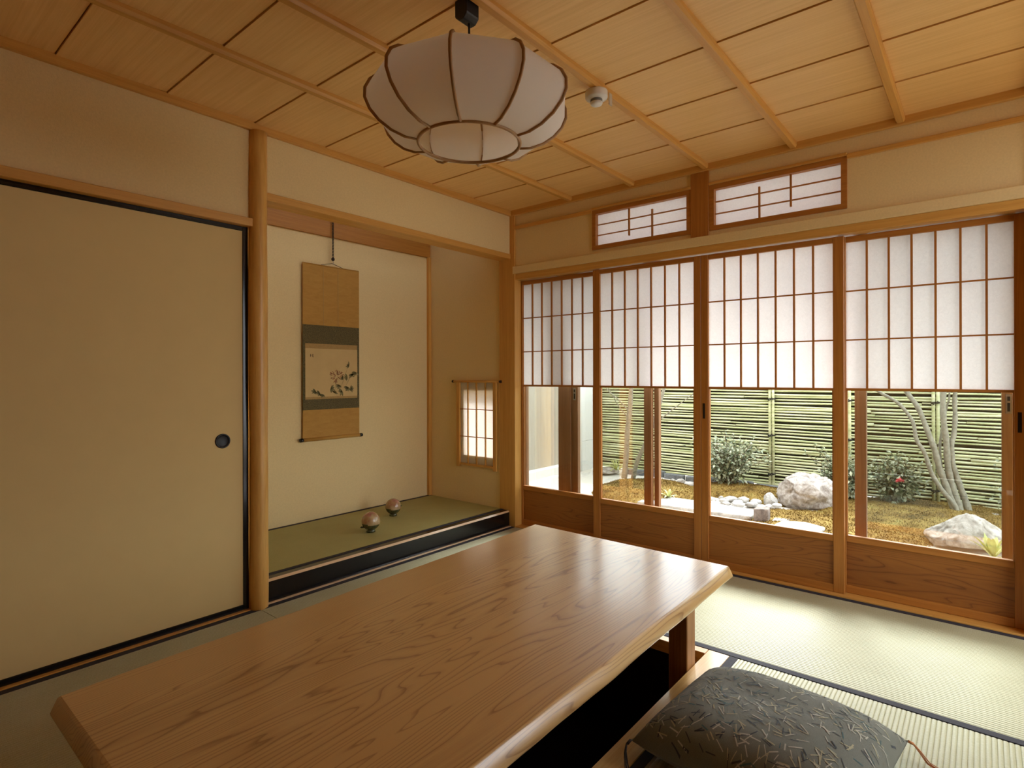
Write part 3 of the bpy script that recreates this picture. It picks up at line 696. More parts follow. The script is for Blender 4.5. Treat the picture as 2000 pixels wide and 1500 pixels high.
vs = [(LX - 0.006 + dx, LY + 0.004 + p[0] * 0.9, p[1]) for dx in (-0.03, 0.03) for p in prof]
mb.add(vs, [(i, (i + 1) % 6, 6 + (i + 1) % 6, 6 + i) for i in range(6)] + [(5, 4, 3, 2, 1, 0), (6, 7, 8, 9, 10, 11)])
mb.build('ceiling_plug', M['blackmatte'], lp, 0.003)
mb = MB(); mb.lathe([(0, 2.105), (0.02, 2.105), (0.02, 2.06), (0.014, 2.055), (0, 2.055)], (LX, LY, 0), 16); mb.build('socket', M['white'], lp)
mb = MB(); mb.lathe([(0.011, 2.056), (0.016, 2.048), (0.026, 2.03), (0.028, 2.015), (0.022, 2.0), (0.01, 1.993), (0, 1.992)], (LX, LY, 0), 20); mb.build('bulb', M['white'], lp)
mb = MB()
for k in range(3):
    a = ra[0] + R(120) * k + 0.3; mb.tube([(LX, LY, 2.104), (LX + 0.17 * math.cos(a), LY + 0.17 * math.sin(a), 2.109)], 0.002, 6)
mb.build('spider', M['metal'], lp)

# ------------------------------------------------------------------ smoke detector
sd = empty('smoke_detector', (-1.18, -1.475, 2.326), 'white round smoke detector mounted under a ceiling batten', 'smoke detector')
cxs, cys = -1.208, -1.478
MB().lathe([(0, 2.3255), (0.046, 2.3255), (0.047, 2.322), (0.047, 2.300), (0.045, 2.296), (0.030, 2.291), (0.0, 2.291)], (cxs, cys, 0), 32).build('base', M['white'], sd)
MB().lathe([(0.0, 2.292), (0.025, 2.292), (0.025, 2.279), (0.0, 2.279)], (cxs, cys, 0), 28).build('vent_ring', plain('grey_vent', (0.20, 0.18, 0.16), 0.6), sd)
MB().lathe([(0.0, 2.280), (0.025, 2.280), (0.026, 2.276), (0.023, 2.270), (0.0, 2.269)], (cxs, cys, 0), 28).build('sensor_cap', M['white'], sd)
B(cxs + 0.040, cxs + 0.062, cys - 0.040, cys - 0.036, 2.275, 2.325).build('hanging_tag', plain('clear_tag', (0.55, 0.47, 0.35), 0.3), sd)

# ------------------------------------------------------------------ outer glazing
def sash(idx, y0, y1, label, lock=None, xg=0.25, wst=0.054, pull=None):
    root = empty('window_%d' % idx, (xg, (y0 + y1) / 2, 0.0), label, 'window', kind='structure')
    fr = MB().box(xg, xg + 0.036, y0 - wst, y0, 0.0, 1.9).box(xg, xg + 0.036, y1, y1 + wst, 0.0, 1.9)
    fr.box(xg, xg + 0.036, y1 + wst, y0 - wst, 0.0, 0.075).box(xg, xg + 0.036, y1 + wst, y0 - wst, 1.83, 1.9)
    fr.build('window_frame', M['sash'], root, 0.002)
    B(xg + 0.014, xg + 0.018, y1 + wst, y0 - wst, 0.07, 1.835).build('glass_pane', M['sashglass'], root)
    if lock:
        lo = B(xg - 0.002, xg + 0.001, lock - 0.011, lock + 0.011, 0.945, 1.035).build('lock_plate', M['metal'], root)
        MB().box(xg - 0.004, xg - 0.0015, lock - 0.005, lock + 0.005, 1.005, 1.025).box(xg - 0.004, xg - 0.0015, lock - 0.005, lock + 0.005, 0.955, 0.995).build('lock_slot', M['blackmatte'], lo)
    if pull:
        B(xg - 0.001, xg + 0.001, pull - 0.010, pull + 0.010, 0.93, 1.02).build('finger_recess', M['sash'], root)
sash(3, -0.378, -1.016, 'timber framed glass sash left of the open gap, with a lock plate', lock=-0.405)
sash(4, -2.198, -2.852, 'timber framed glass sash right of the open gap, white rock behind', lock=-2.824, pull=-2.225)
sash(5, 0.10, -0.30, 'fixed glass pane beside the alcove looking on a grey wall', xg=0.262, wst=0.04)
sash(6, -2.86, -3.5, 'glass sash beyond the right end of the screens', xg=0.29)
trim(B(0.235, 0.31, -0.376, -0.268, -0.1, 1.9), M['sash'], 'broad timber jamb between two outer glass panes', 'jamb')
trim(B(0.288, 0.325, -1.052, -1.018, 0.0, 1.9), M['sash'], 'narrow outer track post behind the left glass sash', 'jamb')
trim(B(0.20, 0.36, -3.9, 0.12, -0.14, -0.001), M['sashY'], 'outer timber sill under the garden windows', 'sill')
trim(B(0.20, 0.36, -3.9, 0.12, 1.901, 1.96), M['sashY'], 'outer head rail above the garden windows', 'lintel')
struct('wall_outer_header', MB().box(0.101, 0.36, -3.95, 0.12, 2.26, 2.45).box(0.101, 0.36, -3.95, -2.3, 1.961, 2.26).box(0.101, 0.36, -0.65, 0.12, 1.961, 2.26).box(0.101, 0.36, -3.95, -3.5, -0.14, 1.961), plain('outer_render', (0.55, 0.50, 0.42), 0.9), 'outside wall above the garden windows', 'wall')
struct('wall_outer_side', B(0.121, 0.30, 0.106, 0.172, -0.14, 2.45), plain('outer_render_side', (0.55, 0.50, 0.42), 0.9), 'outside wall beside the alcove', 'wall')
struct('roof_eave', MB().box(0.0, 1.32, -4.3, 1.45, 2.45, 2.53), M['frieze'], 'timber roof eave projecting over the garden windows', 'eave')

# ------------------------------------------------------------------ garden
GZ = -0.10
def fbm(x, y, s=1.0, seed=0.0):
    return mnoise.noise((x * s, y * s, seed)) + 0.5 * mnoise.noise((x * s * 2.1, y * s * 2.1, seed + 5)) + 0.25 * mnoise.noise((x * s * 4.3, y * s * 4.3, seed + 9))
gm = plain('pale_gravel', (0.66, 0.62, 0.56), 0.9, 0.2, var=0.18, nscale=140, bumps=0.5, bscale=160)
mb = MB(); nx, ny = 40, 70
vs = [(0.33 + (3.9 - 0.33) * i / nx, -4.4 + (5.95) * j / ny, GZ - 0.012 + 0.010 * fbm(0.33 + 3.57 * i / nx, -4.4 + 5.95 * j / ny, 2.0)) for j in range(ny + 1) for i in range(nx + 1)]
mb.add(vs, [(j * (nx + 1) + i, j * (nx + 1) + i + 1, (j + 1) * (nx + 1) + i + 1, (j + 1) * (nx + 1) + i) for j in range(ny) for i in range(nx)], 0, True)
struct('ground', mb, gm, 'pale gravel ground of the small garden', 'ground')
struct('ground_far', B(-12, 14, -14, 14, -0.62, -0.52), plain('bare_earth', (0.30, 0.26, 0.20), 0.95), 'bare ground around the house', 'ground')
# moss
mossm, nt, out = new_mat('golden_moss'); b = bsdf(nt, out, 0.9, 0.15)
v_ = coords(nt, (1, 1, 1)); f1 = noise(nt, v_, 55, 4, 0.7); f2 = noise(nt, v_, 5, 3)
mx = N(nt, 'ShaderNodeMix'); mx.inputs[0].default_value = 0.5; L(nt, f1, mx.inputs[2]); L(nt, f2, mx.inputs[3])
L(nt, ramp(nt, mx.outputs[0], [(0.36, (0.06, 0.038, 0.010)), (0.47, (0.19, 0.115, 0.028)), (0.57, (0.30, 0.205, 0.058)), (0.68, (0.27, 0.25, 0.085))]), b.inputs['Base Color'])
MOUNDS = []
def mheight(x, y):
    h = GZ - 0.02
    for (cx, cy, rx, ry, hh, sd) in MOUNDS:
        q = ((x - cx) / rx) ** 2 + ((y - cy) / ry) ** 2
        q *= 1 + 0.35 * fbm(x, y, 2.2, sd)
        if q < 1: h = max(h, GZ - 0.012 + hh * (1 - q) ** 0.55)
    return h
def moss(cx, cy, rx, ry, hh, sd, label, blades):
    MOUNDS.append((cx, cy, rx, ry, hh, sd))
    mb = MB(); n = 46; idx = {}; vs = []; fs = []
    def H(x, y):
        q = ((x - cx) / rx) ** 2 + ((y - cy) / ry) ** 2; q *= 1 + 0.35 * fbm(x, y, 2.2, sd)
        return None if q >= 1 else GZ - 0.012 + hh * (1 - q) ** 0.55 + 0.006 * fbm(x, y, 26, sd)
    for j in range(n + 1):
        for i in range(n + 1):
            x = cx - rx * 1.25 + 2.5 * rx * i / n; y = cy - ry * 1.25 + 2.5 * ry * j / n
            h = H(x, y); idx[i, j] = len(vs); vs.append((x, y, h if h is not None else GZ - 0.03))
    for j in range(n):
        for i in range(n):
            q = [idx[i, j], idx[i + 1, j], idx[i + 1, j + 1], idx[i, j + 1]]
            if any(vs[k][2] > GZ - 0.025 for k in q): fs.append(tuple(q))
    mb.add(vs, fs, 0, True)
    rr = random.Random(int(sd * 10) + 1); c = 0
    while c < blades:
        x = rr.uniform(cx - rx * 1.2, cx + rx * 1.2); y = rr.uniform(cy - ry * 1.2, cy + ry * 1.2); h = H(x, y)
        if h is None: c += 0.2; continue
        a = rr.uniform(0, 2 * PI); s = rr.uniform(0.003, 0.006); t = rr.uniform(0.005, 0.013); lx, ly = rr.uniform(-.008, .008), rr.uniform(-.008, .008)
        mb.add([(x + s * math.cos(a), y + s * math.sin(a), h - 0.004), (x - s * math.cos(a), y - s * math.sin(a), h - 0.004), (x + lx, y + ly, h + t)], [(0, 1, 2)])
        c += 1
    tag(mb.build('moss_mound', mossm), label, 'moss', kind='stuff')
moss(2.25, 0.02, 0.62, 0.55, 0.10, 1.0, 'golden brown moss mound around the thin trees', 9000)
moss(2.83, -0.86, 0.42, 0.62, 0.08, 2.0, 'shaded moss mound under the broad green shrub', 6000)
moss(1.95, -1.78, 0.55, 0.72, 0.035, 3.0, 'yellow moss bed in front of the big boulder', 10000)
moss(2.75, -2.45, 0.85, 0.95, 0.07, 4.0, 'moss bed around the many stemmed tree', 12000)
moss(1.30, 0.62, 0.14, 0.16, 0.03, 5.0, 'small moss tuft on the pale ground by the grey wall', 700)
moss(2.27, -0.58, 0.13, 0.12, 0.03, 6.0, 'small moss patch among the white pebbles', 700)
# rocks
def rockmat(name, c, c2):
    m, nt, out = new_mat(name); b = bsdf(nt, out, 0.85, 0.25)
    v = coords(nt, (1, 1, 1)); f = noise(nt, v, 16, 6, 0.7, 0.8)
    L(nt, ramp(nt, f, [(0.34, c2), (0.62, c)]), b.inputs['Base Color']); bump(nt, b, noise(nt, v, 60, 5, 0.7), 0.6, 0.006); return m
rw = rockmat('white_rock', (0.52, 0.48, 0.44), (0.20, 0.165, 0.14)); rp = rockmat('white_pebble', (0.60, 0.58, 0.55), (0.34, 0.33, 0.32)); rg = rockmat('blue_grey_stone', (0.20, 0.21, 0.22), (0.10, 0.105, 0.11)); rgran = rockmat('brown_granite', (0.30, 0.25, 0.22), (0.12, 0.095, 0.085))
def icos(lv):
    t = (1 + 5 ** 0.5) / 2
    v = [Vector(p).normalized() for p in ((-1, t, 0), (1, t, 0), (-1, -t, 0), (1, -t, 0), (0, -1, t), (0, 1, t), (0, -1, -t), (0, 1, -t), (t, 0, -1), (t, 0, 1), (-t, 0, -1), (-t, 0, 1))]
    f = [(0, 11, 5), (0, 5, 1), (0, 1, 7), (0, 7, 10), (0, 10, 11), (1, 5, 9), (5, 11, 4), (11, 10, 2), (10, 7, 6), (7, 1, 8), (3, 9, 4), (3, 4, 2), (3, 2, 6), (3, 6, 8), (3, 8, 9), (4, 9, 5), (2, 4, 11), (6, 2, 10), (8, 6, 7), (9, 8, 1)]
    for _ in range(lv):
        cache = {}; nf = []
        def mid(a, b):
            k = (min(a, b), max(a, b))
            if k not in cache: cache[k] = len(v); v.append((v[a] + v[b]).normalized())
            return cache[k]
        for a, b, c in f:
            ab, bc, ca = mid(a, b), mid(b, c), mid(c, a); nf += [(a, ab, ca), (b, bc, ab), (c, ca, bc), (ab, bc, ca)]
        f = nf
    return v, f
ICO = {k: icos(k) for k in (2, 4)}
def rock(name, x, y, sx, sy, sz, seed, mat, label, cat, group=None, rot=0.0, lv=4, sink=0.25, z=GZ, rough=0.22, cuts=9, taper=0.0):
    v, f = ICO[lv]; rr = random.Random(seed); pl = []
    for _ in range(cuts):
        d_ = Vector((rr.gauss(0, 1), rr.gauss(0, 1), rr.gauss(0.2, 0.8))).normalized(); pl.append((d_, rr.uniform(0.66, 0.92)))
    vs = []
    for p in v:
        q = p.copy()
        for d_, k in pl:
            t = q.dot(d_)
            if t > k: q -= d_ * (t - k) * 0.85
        q += p * (rough * 0.5 * mnoise.noise((p * 1.4 + Vector((seed * 3.1, 0, 0)))) + rough * 0.22 * mnoise.noise((p * 4.5 + Vector((seed, 7, 0)))) + rough * 0.12 * mnoise.noise((p * 11 + Vector((0, seed, 0)))))
        c, s = math.cos(rot), math.sin(rot); tp_ = 1 - taper * max(0.0, q.z + 0.2); X, Y = (q.x + 0.12 * taper) * sx * tp_, q.y * sy * tp_
        vs.append((x + c * X - s * Y, y + s * X + c * Y, z + sz * (q.z * (1 - sink) + (1 - 2 * sink) * 0.85 + 0) ))
    lo = min(p[2] for p in vs)
    mb = MB(); mb.add(vs, f, 0, True)
    return tag(mb.build(name, mat, origin=(x, y, z)), label, cat, group)
along = R(-40)      # most rocks lie across the view
rock('boulder', 2.66, -1.46, 0.29, 0.25, 0.235, 5, rw, 'big rough pale boulder against the bamboo fence', 'boulder', rot=along, sink=0.2, rough=0.42, cuts=7)
rock('boulder', 1.98, -2.64, 0.285, 0.22, 0.19, 17, rw, 'low white boulder behind the last screen beside the broad leaved plant', 'boulder', rot=R(-48), sink=0.25, rough=0.35, taper=0.5)
rock('boulder', 2.44, -1.17, 0.065, 0.06, 0.092, 12, rp, 'small upright pale rock left of the big boulder', 'rock', rot=along, sink=0.25)
rock('boulder', 3.0, -2.78, 0.12, 0.08, 0.045, 21, rw, 'flat pale rock at the foot of the fence right of the many stemmed tree', 'rock', rot=along)
rock('boulder', 2.97, 0.92, 0.17, 0.12, 0.07, 25, rw, 'pale rock under the grass clump left of the thin trees', 'rock', rot=along)
pebs = [(2.25, -.68, .06, .04), (2.34, -.74, .05, .04), (2.35, -.83, .13, .05), (2.39, -.94, .12, .05), (2.39, -1.05, .11, .045), (2.06, -.76, .08, .045), (2.12, -.87, .08, .04), (2.13, -.97, .13, .055), (2.24, -1.06, .13, .05), (2.24, -.80, .09, .04), (2.26, -.93, .10, .04), (2.27, -1.2, .08, .035), (2.37, -1.25, .09, .035), (2.21, -0.71, .06, .04), (2.20, -1.15, .08, .04)]
pl_ = ['first', 'second', 'third', 'fourth', 'fifth', 'sixth', 'seventh', 'eighth', 'ninth', 'tenth', 'eleventh', 'twelfth', 'thirteenth', 'fourteenth', 'fifteenth']
order = sorted(range(len(pebs)), key=lambda i: ((pebs[i][0] + 3.29) * 0.6376 - (pebs[i][1] + 2.735) * 0.770) / ((pebs[i][0] + 3.29) * 0.770 + (pebs[i][1] + 2.735) * 0.6376))
for k_, i in enumerate(order):
    x, y, w_, h_ = pebs[i]
    rock('white_stone', x, y, w_ * 0.55, w_ * 0.42, h_ * 0.75, 40 + i, rp, pl_[k_] + ' white stone from the left in the row before the shaded moss', 'stone', 'white stones edging the shaded moss', rot=along, lv=2, rough=0.3, z=GZ + 0.005)
for i, (x, y, w_, h_, lb) in enumerate(((2.90, -0.09, .09, .064, 'white cobble leaning on the grey edging, middle of three'), (2.80, -0.24, .12, .066, 'white cobble nearest the third screen, largest of three by the edging'), (2.95, 0.03, .06, .04, 'smallest white cobble by the edging, left of three'))):
    rock('white_cobble', x, y, w_ * 0.55, w_ * 0.45, h_ * 0.8, 70 + i, rp, lb, 'stone', 'white cobbles by the grey edging', rot=along, lv=2, rough=0.3)
for i in range(9):
    y = 0.62 - 0.26 * i
    mb = MB(); x = 3.14 + 0.02 * math.sin(i * 2.1)
    mb.box(x, x + 0.07, y - 0.122, y + 0.122, GZ - 0.03, GZ + 0.055 + 0.012 * math.sin(i * 1.7))
    tag(mb.build('edging_stone', rg, bevel=0.012, seg=2, origin=(x, y, GZ)), 'blue grey edging block, ' + pl_[i] + ' from the left along the fence foot', 'edging stone', 'edging stones along the fence')
def slab(pts, z0, z1, mat, label, name='stepping_stone', cat='stepping stone', group=None, bev=0.012):
    mb = MB(); n = len(pts)
    vs = [(p[0], p[1], z0) for p in pts] + [(p[0], p[1], z1) for p in pts]
    mb.add(vs, [tuple(range(n))[::-1], tuple(range(n, 2 * n))] + [(i, (i + 1) % n, n + (i + 1) % n, n + i) for i in range(n)])
    return tag(mb.build(name, mat, bevel=bev, seg=2, origin=(pts[0][0], pts[0][1], GZ)), label, cat, group)
slab([(1.62, -0.20), (1.70, -1.22), (1.98, -1.20), (2.02, -0.62), (2.00, -0.18)], GZ - 0.03, GZ + 0.035, rp, 'long white stone slab below the third screen')
slab([(1.72, -1.35), (1.66, -1.25), (1.78, -1.24), (1.82, -1.34)], GZ - 0.03, GZ + 0.11, rgran, 'short square granite post at the end of the white slab', 'granite_post', 'granite post', bev=0.008)
slab([(1.74, -1.37), (1.86, -1.36), (1.90, -1.50), (1.80, -1.49)], GZ - 0.03, GZ + 0.02, rp, 'small white flagstone right of the granite post')
slab([(1.52, -1.44), (1.70, -1.46), (1.78, -1.62), (1.70, -1.78), (1.50, -1.76), (1.44, -1.58)], GZ - 0.03, GZ + 0.04, rp, 'rounded white stepping stone in the yellow moss')
slab([(1.30, -2.30), (1.55, -2.34), (1.58, -2.62), (1.36, -2.66), (1.24, -2.48)], GZ - 0.03, GZ + 0.02, rp, 'white stepping stone below the last screen')
# bamboo fence
fe = empty('bamboo_fence', (3.40, -1.3, GZ), 'bamboo fence of horizontal canes closing off the garden', 'fence')
bam, nt, out = new_mat('yellow_green_bamboo'); b = bsdf(nt, out, 0.28, 0.6)
v_ = coords(nt, (1, 0.12, 1)); f = noise(nt, v_, 26, 4, 0.6)
L(nt, ramp(nt, f, [(0.32, (0.42, 0.47, 0.22)), (0.5, (0.61, 0.63, 0.36)), (0.68, (0.76, 0.76, 0.53))]), b.inputs['Base Color'])
XF = 3.40; rr = random.Random(5); z = GZ + 0.02; mb = MB(); i = 0
while z < 1.20:
    r0 = rr.uniform(0.0095, 0.0140); y = 1.27; flip = rr.random() < 0.5
    while y > -4.4:
        ln = rr.uniform(1.3, 2.2); y2 = max(-4.42, y - ln); k = 10
        pts = []; rad = []
        ph = rr.uniform(0, 6)
        for q in range(k + 1):
            t = q / k; pts.append((XF + 0.003 * math.sin(5 * t + ph), y + (y2 - y) * t, z + 0.006 * math.sin(3 * t + ph) + rr.uniform(-.001, .001)))
            tp = t if flip else 1 - t; rad.append(r0 * (0.78 + 0.3 * tp))
        mb.tube(pts, rad, 8); y = y2 - 0.002
    z += rr.uniform(0.030, 0.037); i += 1
mb.build('cane_screen', bam, fe)
B(XF + 0.045, XF + 0.06, -4.4, 1.27, GZ, 1.20).build('backing_board', plain('dark_backing', (0.045, 0.04, 0.02), 0.9), fe)
rope = plain('black_palm_rope', (0.015, 0.013, 0.012), 0.85)
for yu in (1.25 - 0.72, -0.20, -0.932, -1.665, -2.387, -3.11, -3.84):
    for dy in (-0.017, 0.017):
        mb = MB(); mb.tube([(XF - 0.028, yu + dy, GZ), (XF - 0.028, yu + dy + 0.002, 0.9), (XF - 0.028, yu + dy, 1.24)], 0.0145, 10); mb.build('upright', bam, fe)
    for zt in (0.035, 0.46, 0.86):
        mb = MB(); mb.torus((XF - 0.030, yu, zt), 0.036, 0.005, (0.25, 0.1, 1), 20, 6); mb.torus((XF - 0.030, yu, zt + 0.004), 0.036, 0.005, (-0.25, 0.15, 1), 20, 6)
        mb.tube([(XF - 0.072, yu + 0.004, zt), (XF - 0.08, yu - 0.02, zt + 0.022)], 0.003, 6); mb.tube([(XF - 0.072, yu, zt), (XF - 0.08, yu + 0.024, zt - 0.02)], 0.003, 6)
        mb.build('rope_tie', rope, fe)
# side walls of the garden
gw = wood('grey_board_wall', (0.40, 0.37, 0.31), (0.33, 0.30, 0.25), 'Z', 0.8, 0.2, freq=30, stretch=0.05)
ww = plain('white_render', (0.74, 0.74, 0.73), 0.85, 0.2, var=0.04)
struct('wall_garden_grey', B(0.3, 2.92, 1.5, 1.58, -0.02, 2.2), gw, 'grey board wall on the left side of the garden', 'wall')
struct('wall_garden_white', MB().box(2.80, 3.50, 1.285, 1.37, 0.275, 2.0).box(2.80, 3.50, 1.28, 1.37, -0.12, 0.27), ww, 'white rendered wall panel beside the bamboo fence', 'wall')
struct('wall_garden_kerb', B(0.3, 2.79, 1.38, 1.6, -0.16, -0.021), ww, 'white kerb at the foot of the grey board wall', 'kerb')
dp = MB(); dp.tube([(2.90, 1.252, -0.1), (2.90, 1.252, 2.0)], 0.022, 14)
tag(dp.build('downpipe', ww, origin=(2.90, 1.252, -0.1)), 'white downpipe standing against the white wall panel', 'pipe')
# trees
bark = plain('pale_bark', (0.27, 0.255, 0.20), 0.85, 0.2, var=0.3, nscale=40, bumps=0.6, bscale=70)
def smoothpts(pts, k=4):
    P = [Vector(p) for p in pts]; out_ = []
    for i in range(len(P) - 1):
        p0, p1, p2, p3 = P[max(i - 1, 0)], P[i], P[i + 1], P[min(i + 2, len(P) - 1)]
        for q in range(k):
            t = q / k
            out_.append(0.5 * ((2 * p1) + (p2 - p0) * t + (2 * p0 - 5 * p1 + 4 * p2 - p3) * t * t + (3 * p1 - p0 - 3 * p2 + p3) * t ** 3))
    return out_ + [P[-1]]
def tree(loc, stems, label):
    root = empty('tree', loc, label, 'tree')
    for nm, pts, r0, r1 in stems:
        sp = smoothpts(pts); k = len(sp)
        MB().tube(sp, [0.8 * (r0 + (r1 - r0) * i / (k - 1)) * (1 + 0.1 * math.sin(i * 1.9)) for i in range(k)], 10).build(nm, bark, root)
X1 = 2.72
tree((X1, 0.47, GZ), [
    ('trunk', [(X1, .53, GZ + .02), (X1, .50, .2), (X1, .485, .48), (X1, .452, .75), (X1, .436, .97), (X1 + .02, .42, 1.5), (X1 + .05, .45, 2.3)], 0.042, 0.028),
    ('trunk', [(X1 + .03, .43, GZ + .02), (X1 + .02, .36, .15), (X1, .21, .44), (X1 - .02, .12, .66), (X1, .03, .97), (X1 + .03, -.08, 1.5), (X1, -.15, 2.2)], 0.034, 0.018),
    ('branch', [(X1, .46, .70), (X1 - .04, .58, .84), (X1 - .06, .72, .96), (X1 - .1, .85, 1.2)], 0.010, 0.005),
    ('branch', [(X1, .47, .62), (X1 - .02, .60, .78), (X1 - .05, .66, .9), (X1 - .06, .78, 1.1)], 0.008, 0.004),
    ('branch', [(X1 - .02, .16, .55), (X1 - .03, .0, .68), (X1 - .05, -.16, .80), (X1 - .05, -.34, .94), (X1 - .1, -.5, 1.1)], 0.010, 0.004),
    ('branch', [(X1, .2, .46), (X1 + .05, .25, .6), (X1 + .08, .27, .9), (X1 + .08, .3, 1.2)], 0.006, 0.003)],
    'thin two trunked tree on the moss mound left of the open gap')
X2 = 3.0
st5 = [([(-2.56, -.08), (-2.54, -.01), (-2.46, .1), (-2.38, .25), (-2.33, .43), (-2.27, .55), (-2.24, .71), (-2.13, .87), (-1.97, .98), (-1.75, 1.2), (-1.4, 1.6)], .026, .014),
       ([(-2.545, -.08), (-2.52, 0), (-2.47, .17), (-2.43, .31), (-2.40, .46), (-2.36, .59), (-2.28, .83), (-2.19, .98), (-2.0, 1.4), (-1.9, 1.9)], .036, .02),
       ([(-2.58, -.08), (-2.56, 0), (-2.52, .14), (-2.49, .32), (-2.48, .53), (-2.46, .75), (-2.46, .98), (-2.5, 1.6), (-2.45, 2.1)], .036, .024),
       ([(-2.64, -.08), (-2.62, -.01), (-2.59, .09), (-2.55, .23), (-2.52, .36), (-2.515, .53), (-2.53, .59), (-2.54, .76), (-2.54, .98), (-2.6, 1.6), (-2.7, 2.1)], .034, .018),
       ([(-2.44, .30), (-2.43, .49), (-2.45, .67), (-2.48, .84), (-2.5, .96), (-2.48, 1.3)], .014, .008)]
tree((X2, -2.56, GZ), [('stem', [(X2 - 0.06 + 0.03 * i + 0.02 * math.sin(j), y, zz) for j, (y, zz) in enumerate(p)], a, c) for i, (p, a, c) in enumerate(st5)],
     'many stemmed pale tree in front of the fence behind the last screen')
# shrubs
def leafmat(name, c, c2, rough=0.22):
    m, nt, out = new_mat(name); b = bsdf(nt, out, rough, 0.7)
    oi = N(nt, 'ShaderNodeNewGeometry'); L(nt, ramp(nt, oi.outputs['Random Per Island'], [(0.0, c2), (1.0, c)]), b.inputs['Base Color']); return m
lf = leafmat('glossy_leaves', (0.46, 0.49, 0.34), (0.09, 0.13, 0.06)); lf2 = leafmat('light_leaves', (0.32, 0.33, 0.12), (0.13, 0.17, 0.05))
def leaf(mb, p, d_, l, w_, rr, m=0, fold=0.25):
    d_ = d_.normalized(); up = Vector((rr.uniform(-.6, .6), rr.uniform(-.6, .6), 1)).normalized(); s = d_.cross(up)
    if s.length < 0.1: s = Vector((1, 0, 0))
    s.normalize(); n = s.cross(d_)
    a, b_, c = p, p + d_ * l * 0.5, p + d_ * l - n * l * 0.12
    mb.add([a, b_ + s * w_ + n * w_ * fold, c, b_ - s * w_ + n * w_ * fold, b_], [(0, 4, 1), (4, 2, 1), (0, 3, 4), (3, 2, 4)], m)
def shrub(x, y, z, rx, ry, rz, nst, nlf, seed, label, spikes=(), flower=None, mat=None, ll=0.058):
    root = empty('shrub', (x, y, GZ), label, 'shrub'); rr = random.Random(seed)
    sm2 = MB(); fm = MB()
    for i in range(nst):
        a = rr.uniform(0, 2 * PI); q = rr.uniform(0.2, 0.95)
        tip = Vector((x + rx * q * math.cos(a), y + ry * q * math.sin(a), z + rz * rr.uniform(-0.5, 1.0) * (1 - 0.4 * q)))
        pts = smoothpts([(x + rr.uniform(-.02, .02), y + rr.uniform(-.02, .02), GZ), (x + rx * q * 0.4 * math.cos(a), y + ry * q * 0.4 * math.sin(a), GZ + (tip.z - GZ) * 0.6), tip])
        sm2.tube(pts, [0.006 * (1 - 0.7 * j / (len(pts) - 1)) for j in range(len(pts))], 5)
        per = int(nlf / nst)
        for j in range(per):
            t = rr.uniform(0.35, 1.0); k = min(len(pts) - 1, int(t * (len(pts) - 1))); p = pts[k] + Vector((rr.gauss(0, .045), rr.gauss(0, .045), rr.gauss(0, .04)))
            dv = (p - Vector((x, y, z))) * 2 + Vector((rr.gauss(0, .5), rr.gauss(0, .5), rr.gauss(0.1, .4)))
            leaf(fm, p, dv, ll * rr.uniform(0.6, 1.0), ll * 0.25, rr)
    for (px, py, pz) in spikes:
        pts = smoothpts([(x, y, z), ((x + px) / 2, (y + py) / 2, (z + pz) / 2 - 0.02), (px, py, pz)])
        sm2.tube(pts, [0.004 * (1 - 0.6 * j / (len(pts) - 1)) for j in range(len(pts))], 5)
        for j in range(20):
            t = rr.uniform(0.4, 1); k = min(len(pts) - 1, int(t * len(pts))); p = pts[k] + Vector((rr.gauss(0, .012), rr.gauss(0, .012), rr.gauss(0, .012)))
            leaf(fm, p, Vector((rr.gauss(0, 1), rr.gauss(0, 1), rr.gauss(.3, .6))), ll * 0.8, ll * 0.18, rr)
    fm.build('foliage', mat or lf, root); sm2.build('stem', plain('twig', (0.16, 0.11, 0.07), 0.8), root)
    if flower:
        mb = MB()
        for i in range(16):
            a = rr.uniform(0, 2 * PI); leaf(mb, Vector(flower), Vector((math.cos(a) - .6, math.sin(a), rr.uniform(-.2, .9))), 0.04, 0.016, rr)
        o = mb.build('blossom', plain('red_petals', (0.60, 0.07, 0.08), 0.5), root); o['label'] = 'red camellia blossom'
shrub(2.95, -0.62, 0.22, 0.28, 0.44, 0.30, 46, 2300, 1, 'broad dark green shrub standing on the shaded moss left of the boulder', spikes=((2.9, -0.58, 0.52), (2.9, -0.36, 0.47), (2.9, -0.85, 0.42), (2.88, -1.02, 0.30), (2.9, -0.30, 0.34)))
shrub(3.05, -1.70, 0.15, 0.20, 0.26, 0.24, 30, 1500, 2, 'leafy shrub between the big boulder and the last screen', spikes=((3.0, -1.42, 0.43), (3.0, -1.36, 0.33), (3.0, -1.52, 0.38), (3.0, -1.72, 0.46)))
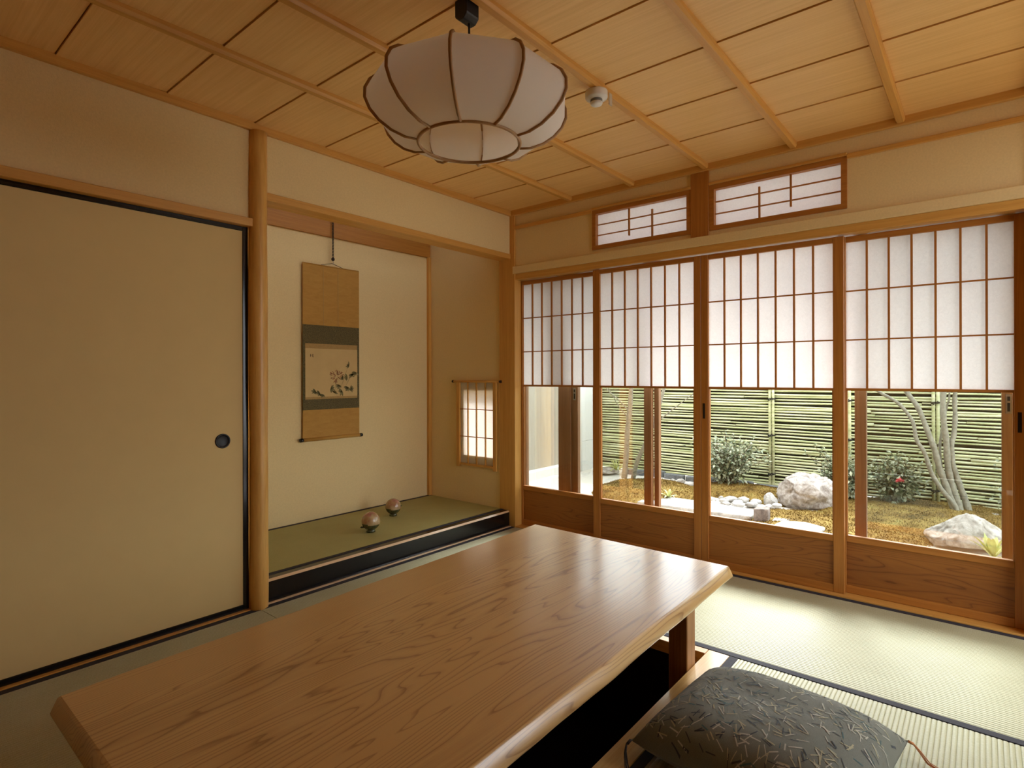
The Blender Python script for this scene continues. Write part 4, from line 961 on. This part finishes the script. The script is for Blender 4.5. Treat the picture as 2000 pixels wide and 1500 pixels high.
shrub(3.08, -2.09, 0.20, 0.16, 0.25, 0.16, 28, 1500, 3, 'camellia shrub with one red blossom in front of the fence', spikes=((3.0, -2.02, 0.36), (3.0, -2.14, 0.40), (3.0, -2.30, 0.30)), flower=(2.90, -2.15, 0.165))
shrub(3.12, -2.95, 0.25, 0.12, 0.16, 0.24, 14, 320, 4, 'sparse shrub at the right end of the fence', spikes=((3.1, -2.86, 0.5),))
# strap leaved plants
def strap(name, x, y, z, n, l, w_, seed, mat, label, cat, droop=0.6):
    root = empty(name, (x, y, z), label, cat); rr = random.Random(seed)
    for i in range(n):
        a = 2 * PI * i / n + rr.uniform(-.3, .3); el = rr.uniform(0.45, 1.35); L_ = l * rr.uniform(0.75, 1.1); k = 7; vs = []
        for j in range(k + 1):
            t = j / k; r_ = L_ * t * math.cos(el); h = L_ * t * math.sin(el) - droop * L_ * t * t * 0.5; ww_ = w_ * math.sin(PI * (0.12 + 0.88 * t)) ** 0.8 if t < 1 else 0.0005
            px, py = x + r_ * math.cos(a), y + r_ * math.sin(a)
            vs += [(px - math.sin(a) * ww_, py + math.cos(a) * ww_, z + max(h, -0.0) + 0.3 * ww_), (px, py, z + max(h, 0)), (px + math.sin(a) * ww_, py - math.cos(a) * ww_, z + max(h, 0) + 0.3 * ww_)]
        mb = MB(); fs = []
        for j in range(k):
            o = 3 * j; fs += [(o, o + 1, o + 4, o + 3), (o + 1, o + 2, o + 5, o + 4)]
        mb.add(vs, fs, 0, True); mb.build('leaf', mat, root)
strapm = plain('yellow_green_strap_leaf', (0.40, 0.42, 0.13), 0.45, 0.4, var=0.25, nscale=30); ferny = plain('pale_fern', (0.50, 0.52, 0.20), 0.5, 0.4, var=0.2)
strap('broad_leaved_plant', 1.68, -2.78, GZ, 13, 0.25, 0.018, 3, strapm, 'broad strap leaved plant in front of the low white boulder', 'plant', 0.5)
strap('grass_clump', 3.02, 0.80, GZ + 0.03, 38, 0.30, 0.006, 4, strapm, 'clump of long grass leaves left of the thin trees', 'grass clump', 1.0)
strap('fern', 1.98, -0.36, GZ + 0.03, 10, 0.17, 0.012, 6, ferny, 'pale fern at the edge of the moss mound above the white slab', 'fern', 0.9)
